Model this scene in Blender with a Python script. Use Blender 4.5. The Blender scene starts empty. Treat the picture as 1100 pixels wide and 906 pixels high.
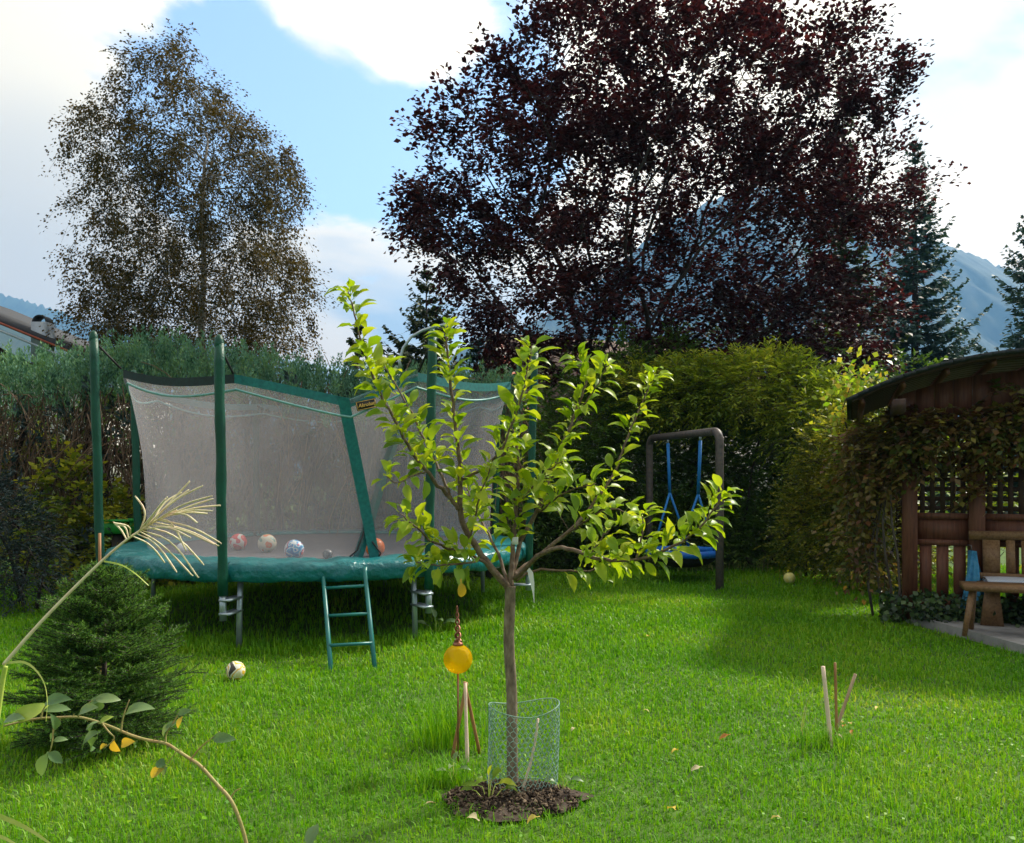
import bpy, math, random
import numpy as np
from mathutils import Vector, Matrix

random.seed(11)
rng = np.random.default_rng(11)
SC = bpy.context.scene
COL = SC.collection

# ------------------------------------------------------------------ camera
HC, F, HY, CX = 1.55, 900.0, 510.0, 550.0       # eye height (m), focal length / horizon row / centre column (photo px)
cd = bpy.data.cameras.new('camera')
cam = bpy.data.objects.new('camera', cd)
COL.objects.link(cam)
cam.location = (0, 0, HC)
cam.rotation_euler = (math.radians(90), 0, 0)
cd.sensor_width = 36
cd.lens = 36 * F / 1100
cd.shift_y = (HY - 453) / 1100
cd.clip_start = 0.05
cd.clip_end = 20000
SC.camera = cam

# ------------------------------------------------------------------ world, sun, exposure
SUN_AZ, SUN_EL = math.radians(50), math.radians(43)       # clockwise from +Y (view direction)
SUN_DIR = (math.sin(SUN_AZ) * math.cos(SUN_EL), math.cos(SUN_AZ) * math.cos(SUN_EL), math.sin(SUN_EL))
EXPOSURE = 1.5
SKY_STRENGTH = 0.1


def nd(nt, typ, **kw):
    n = nt.nodes.new(typ)
    for k, v in kw.items():
        if k.startswith('i_'):
            n.inputs[k[2:]].default_value = v
        else:
            setattr(n, k, v)
    return n


def make_world():
    w = bpy.data.worlds.new('World')
    SC.world = w
    w.use_nodes = True
    nt = w.node_tree
    nt.nodes.clear()
    L = nt.links.new

    def mth(op, a, b=None, c=None, clamp=False):
        n = nd(nt, 'ShaderNodeMath', operation=op, use_clamp=clamp)
        for i, v in enumerate((a, b, c)):
            if v is None:
                continue
            if isinstance(v, (int, float)):
                n.inputs[i].default_value = v
            else:
                L(v, n.inputs[i])
        return n.outputs[0]

    def smooth(v, lo, hi, to0=0.0, to1=1.0):
        n = nd(nt, 'ShaderNodeMapRange', interpolation_type='SMOOTHSTEP')
        L(v, n.inputs['Value'])
        n.inputs['From Min'].default_value = lo
        n.inputs['From Max'].default_value = hi
        n.inputs['To Min'].default_value = to0
        n.inputs['To Max'].default_value = to1
        return n.outputs[0]

    def mixc(f, a, b):
        n = nd(nt, 'ShaderNodeMix', data_type='RGBA')
        if isinstance(f, (int, float)):
            n.inputs[0].default_value = f
        else:
            L(f, n.inputs[0])
        for s, v in ((6, a), (7, b)):
            if isinstance(v, tuple):
                n.inputs[s].default_value = (*v, 1)
            else:
                L(v, n.inputs[s])
        return n.outputs[2]

    sky = nd(nt, 'ShaderNodeTexSky', sky_type='NISHITA', sun_disc=False, sun_elevation=SUN_EL,
             sun_rotation=SUN_AZ, altitude=700, air_density=1.2, dust_density=0.7, ozone_density=1.5)
    tc = nd(nt, 'ShaderNodeTexCoord')
    nrm = nd(nt, 'ShaderNodeVectorMath', operation='NORMALIZE')
    L(tc.outputs['Generated'], nrm.inputs[0])
    d = nrm.outputs[0]
    sep = nd(nt, 'ShaderNodeSeparateXYZ')
    L(d, sep.inputs[0])
    z = mth('MAXIMUM', sep.outputs[2], 0.0)
    inv = mth('DIVIDE', 1.0, mth('ADD', z, 0.22))
    comb = nd(nt, 'ShaderNodeCombineXYZ')
    L(mth('MULTIPLY', sep.outputs[0], inv), comb.inputs[0])
    L(mth('MULTIPLY', sep.outputs[1], inv), comb.inputs[1])
    L(mth('MULTIPLY', z, 1.4), comb.inputs[2])

    def noise(scale, off, detail=7, rough=0.55, dist=0.0):
        mp = nd(nt, 'ShaderNodeVectorMath', operation='ADD')
        L(comb.outputs[0], mp.inputs[0])
        mp.inputs[1].default_value = off
        n = nd(nt, 'ShaderNodeTexNoise', noise_dimensions='3D')
        L(mp.outputs[0], n.inputs['Vector'])
        n.inputs['Scale'].default_value = scale
        n.inputs['Detail'].default_value = detail
        n.inputs['Roughness'].default_value = rough
        n.inputs['Distortion'].default_value = dist
        return n.outputs[0]

    def lobe(px, py, deg):                      # soft opening / bank of cloud around one direction of the sky
        v = Vector(((px - CX) / F, 1, (HY - py) / F)).normalized()
        dp = nd(nt, 'ShaderNodeVectorMath', operation='DOT_PRODUCT')
        L(d, dp.inputs[0])
        dp.inputs[1].default_value = v
        return smooth(dp.outputs['Value'], math.cos(math.radians(deg)), math.cos(math.radians(deg * 0.15)))

    body = noise(1.7, (3.1, 7.7, 1.3), 9, 0.56, 0.25)
    wisp = noise(4.5, (9.1, 2.2, 5.3), 8, 0.6, 0.4)
    m = mth('ADD', body, mth('MULTIPLY', mth('SUBTRACT', wisp, 0.5), 0.35))
    m = mth('ADD', m, 0.10)
    for px, py, deg, amt in ((175, 130, 8.5, -0.25), (320, 170, 11, -0.30), (400, 215, 9.0, -0.26), (235, 60, 6, -0.1),
                             (520, 160, 8, -0.20), (90, 20, 10, 0.22), (400, 45, 8, 0.24), (60, 260, 9, 0.2),
                             (300, 290, 8, 0.12), (390, 300, 7, 0.22), (470, 80, 6, 0.12), (960, 60, 24, 0.32), (1060, 190, 16, 0.28), (860, 120, 12, 0.15)):
        m = mth('ADD', m, mth('MULTIPLY', lobe(px, py, deg), amt))
    mask = smooth(m, 0.44, 0.60)
    shade = noise(1.25, (20.3, 1.9, 4.4), 6, 0.5, 0.3)
    grey = smooth(shade, 0.56, 0.72)
    grey = mth('ADD', grey, mth('MULTIPLY', lobe(1020, 75, 6.5), 0.6))
    grey = mth('ADD', grey, mth('MULTIPLY', lobe(40, 205, 6.5), 0.3), None, True)
    sdp = nd(nt, 'ShaderNodeVectorMath', operation='DOT_PRODUCT')
    L(d, sdp.inputs[0])
    sdp.inputs[1].default_value = SUN_DIR
    glow = smooth(sdp.outputs['Value'], 0.1, 1.0)
    warm = mixc(smooth(z, 0.02, 0.5), (1.0, 0.76, 0.50), (1.0, 0.88, 0.66))
    lit = mixc(grey, warm, (0.40, 0.45, 0.49))
    bright = mth('ADD', 4.2, mth('MULTIPLY', glow, 4.2))          # times SKY_STRENGTH
    cl = nd(nt, 'ShaderNodeVectorMath', operation='SCALE')
    L(lit, cl.inputs[0])
    L(bright, cl.inputs['Scale'])
    hz = mixc(smooth(z, 0.0, 0.42, 0.35, 0.12), sky.outputs[0], (3.6, 4.3, 5.2))
    colr = mixc(mask, hz, cl.outputs[0])
    bg = nd(nt, 'ShaderNodeBackground', i_Strength=SKY_STRENGTH)
    L(colr, bg.inputs['Color'])
    out = nd(nt, 'ShaderNodeOutputWorld')
    L(bg.outputs[0], out.inputs['Surface'])


make_world()
sd = bpy.data.lights.new('sun', 'SUN')
sd.energy = 2.7
sd.angle = math.radians(5)
sd.color = (1.0, 0.93, 0.80)
sun = bpy.data.objects.new('sun', sd)
COL.objects.link(sun)
sun.rotation_euler = Vector(SUN_DIR).to_track_quat('Z', 'Y').to_euler()
sun.location = (30, 30, 40)

SC.view_settings.view_transform = 'Standard'
SC.view_settings.look = 'None'
SC.view_settings.exposure = EXPOSURE
SC.view_settings.gamma = 1
SC.view_settings.use_curve_mapping = False
SC.cycles.use_denoising = True
SC.cycles.max_bounces = 7
SC.cycles.diffuse_bounces = 3
SC.cycles.glossy_bounces = 2
SC.cycles.transmission_bounces = 5
SC.cycles.transparent_max_bounces = 10
SC.cycles.volume_bounces = 0
SC.cycles.sample_clamp_indirect = 6
SC.cycles.caustics_reflective = False
SC.cycles.caustics_refractive = False


# ------------------------------------------------------------------ helpers: coordinates, meshes, things
def at(px, py, Y):
    """photo pixel seen at depth Y -> world point"""
    return np.array(((px - CX) / F * Y, Y, HC + (HY - py) / F * Y))


def gnd(px, py):
    """photo pixel of a point on the ground -> world point"""
    Y = F * HC / (py - HY)
    return np.array(((px - CX) / F * Y, Y, 0.0))


def unit(v):
    v = np.asarray(v, float)
    return v / (np.linalg.norm(v, axis=-1, keepdims=True) + 1e-12)


def mesh_raw(name, V, faces, smooth=False):
    """faces: list of (k, n) index arrays, n corners each"""
    me = bpy.data.meshes.new(name)
    V = np.asarray(V, np.float32)
    faces = [np.asarray(f, np.int32) for f in faces if len(f)]
    nl = sum(f.size for f in faces)
    nf = sum(len(f) for f in faces)
    me.vertices.add(len(V))
    me.vertices.foreach_set('co', V.ravel())
    me.loops.add(nl)
    me.loops.foreach_set('vertex_index', np.concatenate([f.ravel() for f in faces]))
    me.polygons.add(nf)
    tot = np.concatenate([np.full(len(f), f.shape[1], np.int32) for f in faces])
    st = np.concatenate([[0], np.cumsum(tot)[:-1]]).astype(np.int32)
    me.polygons.foreach_set('loop_start', st)
    if smooth:
        me.polygons.foreach_set('use_smooth', np.ones(nf, bool))
    me.update(calc_edges=True)
    return me


class MB:
    """collects shapes for ONE mesh object"""

    def __init__(self):
        self.V, self.Q, self.T, self.n = [], [], [], 0

    def add(self, V, Q=(), T=()):
        V = np.asarray(V, float)
        if len(Q):
            self.Q.append(np.asarray(Q) + self.n)
        if len(T):
            self.T.append(np.asarray(T) + self.n)
        self.V.append(V)
        self.n += len(V)

    def box(self, c, s, R=None):
        v = np.array([(x, y, z) for x in (-.5, .5) for y in (-.5, .5) for z in (-.5, .5)]) * np.array(s)
        if R is not None:
            v = v @ np.array(R).T
        self.add(v + np.array(c), [(0, 1, 3, 2), (4, 6, 7, 5), (0, 4, 5, 1), (2, 3, 7, 6), (0, 2, 6, 4), (1, 5, 7, 3)])
        return self

    def bar(self, a, b, w, h, up=(0, 0, 1)):
        """box running from a to b, w wide, h high"""
        a, b = np.array(a, float), np.array(b, float)
        z = unit(b - a)
        x = np.cross(up, z)
        if np.linalg.norm(x) < 1e-4:
            x = np.cross((0, 1, 0), z)
        x = unit(x)
        y = np.cross(z, x)
        return self.box((a + b) / 2, (w, h, np.linalg.norm(b - a)), np.stack([x, y, z], 1))

    def tube(self, P, r, n=8, cap=True):
        P = np.asarray(P, float)
        k = len(P)
        r = np.full(k, r) if np.isscalar(r) else np.asarray(r, float)
        T = unit(np.gradient(P, axis=0))
        ref = np.array((0.0, 0, 1)) if abs(T[0][2]) < .9 else np.array((1.0, 0, 0))
        u = unit(np.cross(T[0], ref))
        U = []
        for t in T:
            u = unit(u - t * np.dot(u, t))
            U.append(u)
        U = np.array(U)
        W = np.cross(T, U)
        a = np.arange(n) * 2 * math.pi / n
        ring = U[:, None] * np.cos(a)[None, :, None] + W[:, None] * np.sin(a)[None, :, None]
        V = (P[:, None] + ring * r[:, None, None]).reshape(-1, 3)
        i = np.arange(k - 1)[:, None] * n
        j = np.arange(n)[None, :]
        jn = (j + 1) % n
        Q = np.stack([i + j, i + jn, i + n + jn, i + n + j], -1).reshape(-1, 4)
        Tt = []
        if cap:
            V = np.vstack([V, P[0], P[-1]])
            c0, c1 = k * n, k * n + 1
            for q in range(n):
                Tt.append((c0, (q + 1) % n, q))
                Tt.append((c1, (k - 1) * n + q, (k - 1) * n + (q + 1) % n))
        self.add(V, Q, Tt)
        return self

    def lathe(self, prof, c=(0, 0, 0), n=20):
        prof = np.asarray(prof, float)
        k = len(prof)
        a = np.arange(n) * 2 * math.pi / n
        V = np.stack([prof[:, 0:1] * np.cos(a), prof[:, 0:1] * np.sin(a), np.repeat(prof[:, 1:2], n, 1)], -1).reshape(-1, 3)
        i = np.arange(k - 1)[:, None] * n
        j = np.arange(n)[None, :]
        jn = (j + 1) % n
        self.add(V + np.array(c), np.stack([i + j, i + jn, i + n + jn, i + n + j], -1).reshape(-1, 4))
        return self

    def ball(self, c, r, n=20, m=12, sc=(1, 1, 1)):
        ph = np.linspace(0, math.pi, m)
        a = np.arange(n) * 2 * math.pi / n
        V = np.stack([np.sin(ph)[:, None] * np.cos(a), np.sin(ph)[:, None] * np.sin(a), np.repeat(np.cos(ph)[:, None], n, 1)], -1).reshape(-1, 3)
        i = np.arange(m - 1)[:, None] * n
        j = np.arange(n)[None, :]
        jn = (j + 1) % n
        self.add(V * r * np.array(sc) + np.array(c), np.stack([i + j, i + n + j, i + n + jn, i + jn], -1).reshape(-1, 4))
        return self

    def grid(self, P):
        """P: (a, b, 3) array of points"""
        a, b = P.shape[:2]
        i = np.arange(a - 1)[:, None] * b
        j = np.arange(b - 1)[None, :]
        self.add(P.reshape(-1, 3), np.stack([i + j, i + j + 1, i + b + j + 1, i + b + j], -1).reshape(-1, 4))
        return self

    def mesh(self, name, smooth=False, off=None):
        V = np.vstack(self.V)
        if off is not None:
            V = V - np.array(off)
        return mesh_raw(name, V, ([np.vstack(self.Q)] if self.Q else []) + ([np.vstack(self.T)] if self.T else []), smooth)


def thing(name, label, cat, loc=(0, 0, 0), rz=0.0, group=None):
    o = bpy.data.objects.new(name, None)
    COL.objects.link(o)
    o.empty_display_size = 0.1
    o.location = [float(x) for x in loc]
    o.rotation_euler = (0, 0, rz)
    o['label'] = label
    o['category'] = cat
    if group:
        o['group'] = group
    return o


def root_loc(p):
    while p.parent:
        p = p.parent
    return np.array(p.location)


def put(name, src, mat, parent=None, smooth=False, local=False, label=None, kind=None, cat=None, group=None):
    """link one mesh object; verts are in world metres unless local"""
    off = None
    if parent is not None and not local:
        off = root_loc(parent)
    me = src.mesh(name, smooth, off) if isinstance(src, MB) else src
    if off is not None and not isinstance(src, MB):
        me.transform(Matrix.Translation(-Vector(off)))
    me.materials.append(mat)
    o = bpy.data.objects.new(name, me)
    COL.objects.link(o)
    o.parent = parent
    for k, v in (('label', label), ('kind', kind), ('category', cat), ('group', group)):
        if v:
            o[k] = v
    return o


# ------------------------------------------------------------------ helpers: materials
def mat_new(name):
    m = bpy.data.materials.new(name)
    m.use_nodes = True
    nt = m.node_tree
    nt.nodes.clear()
    out = nt.nodes.new('ShaderNodeOutputMaterial')
    return m, nt, out


def ramp(nt, fac, cols):
    r = nt.nodes.new('ShaderNodeValToRGB')
    e = r.color_ramp.elements
    n = len(cols)
    while len(e) < n:
        e.new(0.5)
    for i, c in enumerate(cols):
        e[i].position = i / max(1, n - 1)
        e[i].color = (*c, 1)
    nt.links.new(fac, r.inputs[0])
    return r.outputs[0]


def mat_solid(name, cols, rough=.6, scale=8, detail=5, stretch=(1, 1, 1), bump=0.0, metal=0.0, spec=.4, bscale=None, bdist=.01):
    m, nt, out = mat_new(name)
    L = nt.links.new
    p = nd(nt, 'ShaderNodeBsdfPrincipled')
    p.inputs['Roughness'].default_value = rough
    p.inputs['Metallic'].default_value = metal
    p.inputs['Specular IOR Level'].default_value = spec
    tc = nd(nt, 'ShaderNodeTexCoord')
    mp = nd(nt, 'ShaderNodeMapping')
    mp.inputs['Scale'].default_value = stretch
    L(tc.outputs['Object'], mp.inputs[0])
    n = nd(nt, 'ShaderNodeTexNoise')
    L(mp.outputs[0], n.inputs['Vector'])
    n.inputs['Scale'].default_value = scale
    n.inputs['Detail'].default_value = detail
    n.inputs['Roughness'].default_value = .6
    mr = nd(nt, 'ShaderNodeMapRange')
    mr.inputs[1].default_value = .3
    mr.inputs[2].default_value = .7
    L(n.outputs[0], mr.inputs[0])
    L(ramp(nt, mr.outputs[0], cols), p.inputs['Base Color'])
    if bump:
        b = nd(nt, 'ShaderNodeBump')
        b.inputs['Strength'].default_value = bump
        b.inputs['Distance'].default_value = bdist
        if bscale:
            n2 = nd(nt, 'ShaderNodeTexNoise')
            L(mp.outputs[0], n2.inputs['Vector'])
            n2.inputs['Scale'].default_value = bscale
            n2.inputs['Detail'].default_value = 4
            L(n2.outputs[0], b.inputs['Height'])
        else:
            L(n.outputs[0], b.inputs['Height'])
        L(b.outputs[0], p.inputs['Normal'])
    L(p.outputs[0], out.inputs[0])
    return m


def mat_leaf(name, cols, trans=.4, rough=.45, src='island', tint=(1.15, 1.1, .55), patch=0.0, pscale=.6, spec=.35):
    """leaf: diffuse + gloss + light let through; colour differs from leaf to leaf"""
    m, nt, out = mat_new(name)
    L = nt.links.new
    if src == 'island':
        f = nd(nt, 'ShaderNodeNewGeometry').outputs['Random Per Island']
    else:
        f = nd(nt, 'ShaderNodeObjectInfo').outputs['Random']
    if patch:
        tc = nd(nt, 'ShaderNodeTexCoord')
        n = nd(nt, 'ShaderNodeTexNoise')
        L(tc.outputs['Object'], n.inputs['Vector'])
        n.inputs['Scale'].default_value = pscale
        n.inputs['Detail'].default_value = 4
        mr = nd(nt, 'ShaderNodeMapRange')
        mr.inputs[1].default_value = .32
        mr.inputs[2].default_value = .68
        L(n.outputs[0], mr.inputs[0])
        mx = nd(nt, 'ShaderNodeMix')
        mx.inputs[0].default_value = patch
        L(f, mx.inputs[2])
        L(mr.outputs[0], mx.inputs[3])
        f = mx.outputs[0]
    c = ramp(nt, f, cols)
    p = nd(nt, 'ShaderNodeBsdfPrincipled')
    p.inputs['Roughness'].default_value = rough
    p.inputs['Specular IOR Level'].default_value = spec
    L(c, p.inputs['Base Color'])
    t = nd(nt, 'ShaderNodeBsdfTranslucent')
    mu = nd(nt, 'ShaderNodeMix', data_type='RGBA', blend_type='MULTIPLY')
    mu.inputs[0].default_value = 1
    L(c, mu.inputs[6])
    mu.inputs[7].default_value = (*tint, 1)
    L(mu.outputs[2], t.inputs[0])
    ms = nd(nt, 'ShaderNodeMixShader')
    ms.inputs[0].default_value = trans
    L(p.outputs[0], ms.inputs[1])
    L(t.outputs[0], ms.inputs[2])
    L(ms.outputs[0], out.inputs[0])
    return m


# ------------------------------------------------------------------ helpers: leaves, twigs, trees
def frames(D, N):
    D = unit(D)
    X = np.cross(D, N)
    bad = np.linalg.norm(X, axis=1) < 1e-3
    X[bad] = np.cross(D[bad], (1.0, .3, .2))
    X = unit(X)
    return X, D, np.cross(X, D)


def rnd_dirs(n):
    return unit(rng.normal(size=(n, 3)))


def quads(P, D, N, L, W, fold=.12):
    """pointed leaf faces (4 corners, lightly folded), base at P, along D, facing N"""
    n = len(P)
    L = np.broadcast_to(L, n)[:, None]
    W = np.broadcast_to(W, n)[:, None]
    X, D, Z = frames(D, N)
    mid = P + D * L * .45 + Z * L * fold
    V = np.stack([P, mid + X * W * .5, P + D * L, mid - X * W * .5], 1).reshape(-1, 3)
    return V, np.arange(4 * n).reshape(-1, 4)


def needles(P, D, N, L, W):
    n = len(P)
    L = np.broadcast_to(L, n)[:, None]
    W = np.broadcast_to(W, n)[:, None]
    X, D, Z = frames(D, N)
    V = np.stack([P - X * W * .5, P + X * W * .5, P + D * L], 1).reshape(-1, 3)
    return V, np.arange(3 * n).reshape(-1, 3)


LEAF_GRID = 6


def leaf_points(L, W, curl, fold, wave=0.0, stalk=.18, twist=0.0):
    """single broad leaf: stalk, midrib fold, drooping tip. +Y along leaf, +Z upper face"""
    V, Fq = [], []
    s = np.linspace(0, 1, LEAF_GRID + 1)
    ang = -curl * s
    ds = L / LEAF_GRID
    y = np.concatenate([[0], np.cumsum(np.cos(ang[:-1]) * ds)]) + stalk * L
    z = np.concatenate([[0], np.cumsum(np.sin(ang[:-1]) * ds)])
    w = W * .5 * np.sin(math.pi * np.clip(s, 0, 1) ** .82) ** .8
    w[0] = W * .03
    w[-1] = W * .01
    for i in range(LEAF_GRID + 1):
        wob = wave * W * math.sin(i * 2.1)
        tw = twist * s[i]
        lift = w[i] * fold
        V += [(-w[i], y[i], z[i] + lift + wob - w[i] * tw), (0, y[i], z[i]), (w[i], y[i], z[i] + lift - wob + w[i] * tw)]
    for i in range(LEAF_GRID):
        b = 3 * i
        Fq += [(b, b + 1, b + 4, b + 3), (b + 1, b + 2, b + 5, b + 4)]
    k = len(V)
    V += [(-.004 * L / .08, 0, 0), (.004 * L / .08, 0, 0), (.003, y[0] + .002, .001), (-.003, y[0] + .002, .001)]
    Fq.append((k, k + 1, k + 2, k + 3))
    return np.array(V), np.array(Fq)


def rot_to(d, n):
    x, y, z = frames(np.array([d], float), np.array([n], float))
    return np.stack([x[0], y[0], z[0]], 1)


def colonize(att, start, step, infl, kill, iters, tropism=(0, 0, .08)):
    """grow a branch skeleton into a cloud of attraction points"""
    nodes = [np.array(p, float) for p in start]
    par = [-1] + list(range(len(start) - 1))
    A = np.array(att)
    alive = np.ones(len(A), bool)
    best = np.full(len(A), 1e9)
    bi = np.zeros(len(A), int)
    for k, p in enumerate(nodes):
        d = np.linalg.norm(A - p, axis=1)
        u = d < best
        best[u], bi[u] = d[u], k
    seen = set()
    for it in range(iters):
        use = alive & (best < infl)
        if not use.any():
            use = alive & (best < infl * 4)
            if not use.any():
                break
        idx = np.nonzero(use)[0]
        N = np.array(nodes)
        dirs = unit(A[idx] - N[bi[idx]])
        acc = {}
        order = np.argsort(bi[idx], kind='stable')
        b = bi[idx][order]
        cut = np.nonzero(np.diff(b))[0] + 1
        new = []
        for grp in np.split(order, cut):
            k = int(bi[idx[grp[0]]])
            v = unit(dirs[grp].sum(0) + np.array(tropism) * len(grp) + rng.normal(size=3) * .12 * len(grp) ** .5)
            q = nodes[k] + v * step
            key = (k, tuple(np.round(q / step * 3).astype(int)))
            if key in seen:
                continue
            seen.add(key)
            new.append((k, q))
        if not new:
            break
        for k, q in new:
            nodes.append(q)
            par.append(k)
            d = np.linalg.norm(A - q, axis=1)
            u = d < best
            best[u], bi[u] = d[u], len(nodes) - 1
        alive &= best > kill
        if not alive.any():
            break
    return np.array(nodes), np.array(par)


def skeleton(nodes, par, r0, expo=2.3):
    n = len(nodes)
    kids = [[] for _ in range(n)]
    for i, p in enumerate(par):
        if p >= 0:
            kids[p].append(i)
    acc = np.zeros(n)
    for i in range(n - 1, -1, -1):
        if not kids[i]:
            acc[i] = r0 ** expo
        if par[i] >= 0:
            acc[par[i]] += acc[i]
    rad = acc ** (1 / expo)
    return kids, rad


def limb_mesh(nodes, par, kids, rad, mb, sides=5, rmax=None):
    stack = [(0, -1)]
    while stack:
        i, p = stack.pop()
        chain = ([p] if p >= 0 else []) + [i]
        while kids[i]:
            ks = sorted(kids[i], key=lambda k: -rad[k])
            for k in ks[1:]:
                stack.append((k, i))
            i = ks[0]
            chain.append(i)
        if len(chain) < 2:
            continue
        rr = rad[chain].copy()
        if p >= 0:
            rr[0] = rr[1]
        if rmax:
            rr = np.minimum(rr, rmax)
        mb.tube(nodes[chain], rr, sides if rr[0] > .02 else 3, cap=False)


def in_poly(x, y, poly):
    poly = np.array(poly, float)
    c = np.zeros(len(x), bool)
    j = len(poly) - 1
    for i in range(len(poly)):
        xi, yi = poly[i]
        xj, yj = poly[j]
        t = ((yi > y) != (yj > y)) & (x < (xj - xi) * (y - yi) / (yj - yi + 1e-9) + xi)
        c ^= t
        j = i
    return c


def crown_points(poly, Y, n, thick, lumps=0.0):
    """points through a crown whose outline is poly (photo px) standing at depth Y"""
    P = np.array(poly, float)
    out = []
    lo, hi = P.min(0), P.max(0)
    cx, w = (lo[0] + hi[0]) / 2, (hi[0] - lo[0]) / 2
    cy, h = (lo[1] + hi[1]) / 2, (hi[1] - lo[1]) / 2
    while len(out) < n:
        x = rng.uniform(lo[0], hi[0], 4000)
        y = rng.uniform(lo[1], hi[1], 4000)
        ok = in_poly(x, y, P)
        x, y = x[ok], y[ok]
        r = np.clip(1 - ((x - cx) / w) ** 2 * .8 - np.clip((cy - y) / h, 0, 1) ** 2 * .6, .05, 1) ** .5
        dy = rng.uniform(-1, 1, len(x)) * thick * r
        pts = np.stack([(x - CX) / F * Y, Y + dy, HC + (HY - y) / F * Y], 1)
        if lumps:
            nz = np.sin(pts @ np.array((1.3, .9, 1.1)) / lumps) + np.sin(pts @ np.array((-.8, 1.2, 1.4)) / lumps + 2) + np.sin(pts @ np.array((.5, -1.1, 1.9)) / lumps + 4)
            pts = pts[nz > -.45]
        out.extend(pts)
    return np.array(out[:n])


def leaf_cloud(centres, spread, per, L, W, droop=.3, upface=.35):
    """leaves hung round twig points"""
    n = len(centres) * per
    C = np.repeat(centres, per, 0) + rng.normal(size=(n, 3)) * spread
    D = rnd_dirs(n) + np.array((0, 0, -droop))
    N = rnd_dirs(n) + np.array((0, 0, upface))
    s = rng.uniform(.65, 1.2, n)
    return quads(C, D, N, L * s, W * s)


def spray_cloud(base, dirs, length, nl, L, W, droop=.35, drop_tip=.5, fan=.9, jit=0.0):
    """leafy twigs: each starts at base, runs along dirs, arches down; leaves stand off both sides"""
    m = len(base)
    length = np.broadcast_to(length, m)
    t = np.tile(np.linspace(.15, 1, nl), m)
    B = np.repeat(base, nl, 0)
    Dr = np.repeat(unit(dirs), nl, 0)
    Ln = np.repeat(length, nl)[:, None]
    P = B + Dr * Ln * t[:, None]
    P[:, 2] -= drop_tip * (Ln[:, 0] * t ** 2) * .6
    if jit:
        P += rng.normal(size=P.shape) * jit
    side = np.cross(Dr, (0, 0, 1.0))
    side = unit(side + 1e-4)
    sg = np.tile(np.where(np.arange(nl) % 2, 1.0, -1.0), m)[:, None]
    D = Dr + side * sg * fan + rng.normal(size=P.shape) * .25
    D[:, 2] -= droop
    N = rng.normal(size=P.shape) * .45 + np.array((0, 0, 1.0))
    s = rng.uniform(.7, 1.2, len(P))
    return quads(P, D, N, L * s, W * s)


def twig_paths(mb, base, dirs, length, r, drop=.5, sides=3, nseg=4):
    for b, d, l in zip(base, unit(dirs), np.broadcast_to(length, len(base))):
        t = np.linspace(0, 1, nseg)[:, None]
        P = b + d * l * t
        P[:, 2] -= drop * l * t[:, 0] ** 2 * .6
        mb.tube(P, np.linspace(r, r * .4, nseg), sides, cap=False)

# ------------------------------------------------------------------ materials
M = {}
M['soil_ground'] = mat_solid('lawn_ground', [(.03, .06, .008), (.05, .11, .010), (.08, .16, .014)], .95, 6)
M['soil'] = mat_solid('soil', [(.018, .012, .009), (.05, .034, .024), (.09, .066, .05)], .95, 25, 8, bump=.8)
M['grass'] = mat_leaf('grass', [(.05, .20, .003), (.095, .30, .004), (.15, .38, .006), (.24, .44, .012), (.40, .46, .07)], .45, .5,
                      tint=(1.1, 1.05, .5), patch=.45, pscale=.55, spec=.3)
M['dry_grass'] = mat_leaf('dry_grass', [(.14, .24, .04), (.26, .32, .08), (.42, .38, .18)], .4, .6)
M['bark'] = mat_solid('bark', [(.035, .026, .02), (.085, .065, .05), (.13, .11, .09)], .9, 30, 6, (1, 1, .25), .7)
M['bark_dark'] = mat_solid('bark_dark', [(.018, .013, .012), (.045, .034, .03)], .9, 14, 5, (1, 1, .3), .5)
M['twig_grey'] = mat_solid('twig_grey', [(.05, .038, .03), (.11, .09, .075)], .9, 9)
M['twig_brown'] = mat_solid('twig_brown', [(.07, .042, .026), (.15, .095, .058), (.22, .15, .095)], .9, 9)
M['birch_bark'] = mat_solid('birch_bark', [(.05, .045, .035), (.22, .20, .17), (.4, .38, .34)], .8, 5, 6, (1, 1, 2.5))
M['apple_bark'] = mat_solid('apple_bark', [(.085, .06, .04), (.19, .14, .095), (.30, .24, .17)], .8, 40, 6, (1, 1, .35), .5)
M['apple_twig'] = mat_solid('apple_twig', [(.06, .036, .026), (.15, .095, .06), (.22, .165, .12)], .7, 40, 4)
AP = [(.14, .25, .018), (.24, .38, .02), (.34, .46, .025), (.46, .52, .045), (.20, .33, .05)]
M['apple_leaf'] = mat_leaf('apple_leaf', AP, .5, .38, 'object', tint=(1.2, 1.15, .35), spec=.25)
M['apple_leaf_small'] = mat_leaf('apple_leaf_small', AP, .5, .38, 'island', tint=(1.2, 1.15, .35), spec=.25)
M['yellow_leaf'] = mat_leaf('yellow_leaf', [(.58, .47, .07), (.66, .42, .05)], .45, .4, 'object', tint=(1.1, 1, .5))
M['purple'] = mat_leaf('purple_leaf', [(.012, .006, .010), (.024, .010, .015), (.05, .016, .019), (.125, .038, .034)], .28, .55,
                       tint=(1.5, .7, .7), patch=.4, pscale=.35, spec=.15)
M['birch'] = mat_leaf('birch_leaf', [(.028, .030, .008), (.055, .046, .010), (.09, .062, .013), (.14, .09, .018)], .35, .6, patch=.4, pscale=.5, spec=.12)
M['spruce_blue'] = mat_leaf('blue_spruce', [(.025, .06, .05), (.05, .11, .10), (.10, .18, .17)], .12, .6, patch=.3, pscale=1)
M['spruce_green'] = mat_leaf('green_spruce', [(.018, .035, .012), (.04, .065, .02), (.075, .10, .03)], .15, .6, patch=.3, pscale=1)
M['spruce_small'] = mat_leaf('young_spruce', [(.035, .11, .018), (.085, .21, .03), (.20, .36, .06)], .35, .5)
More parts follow.
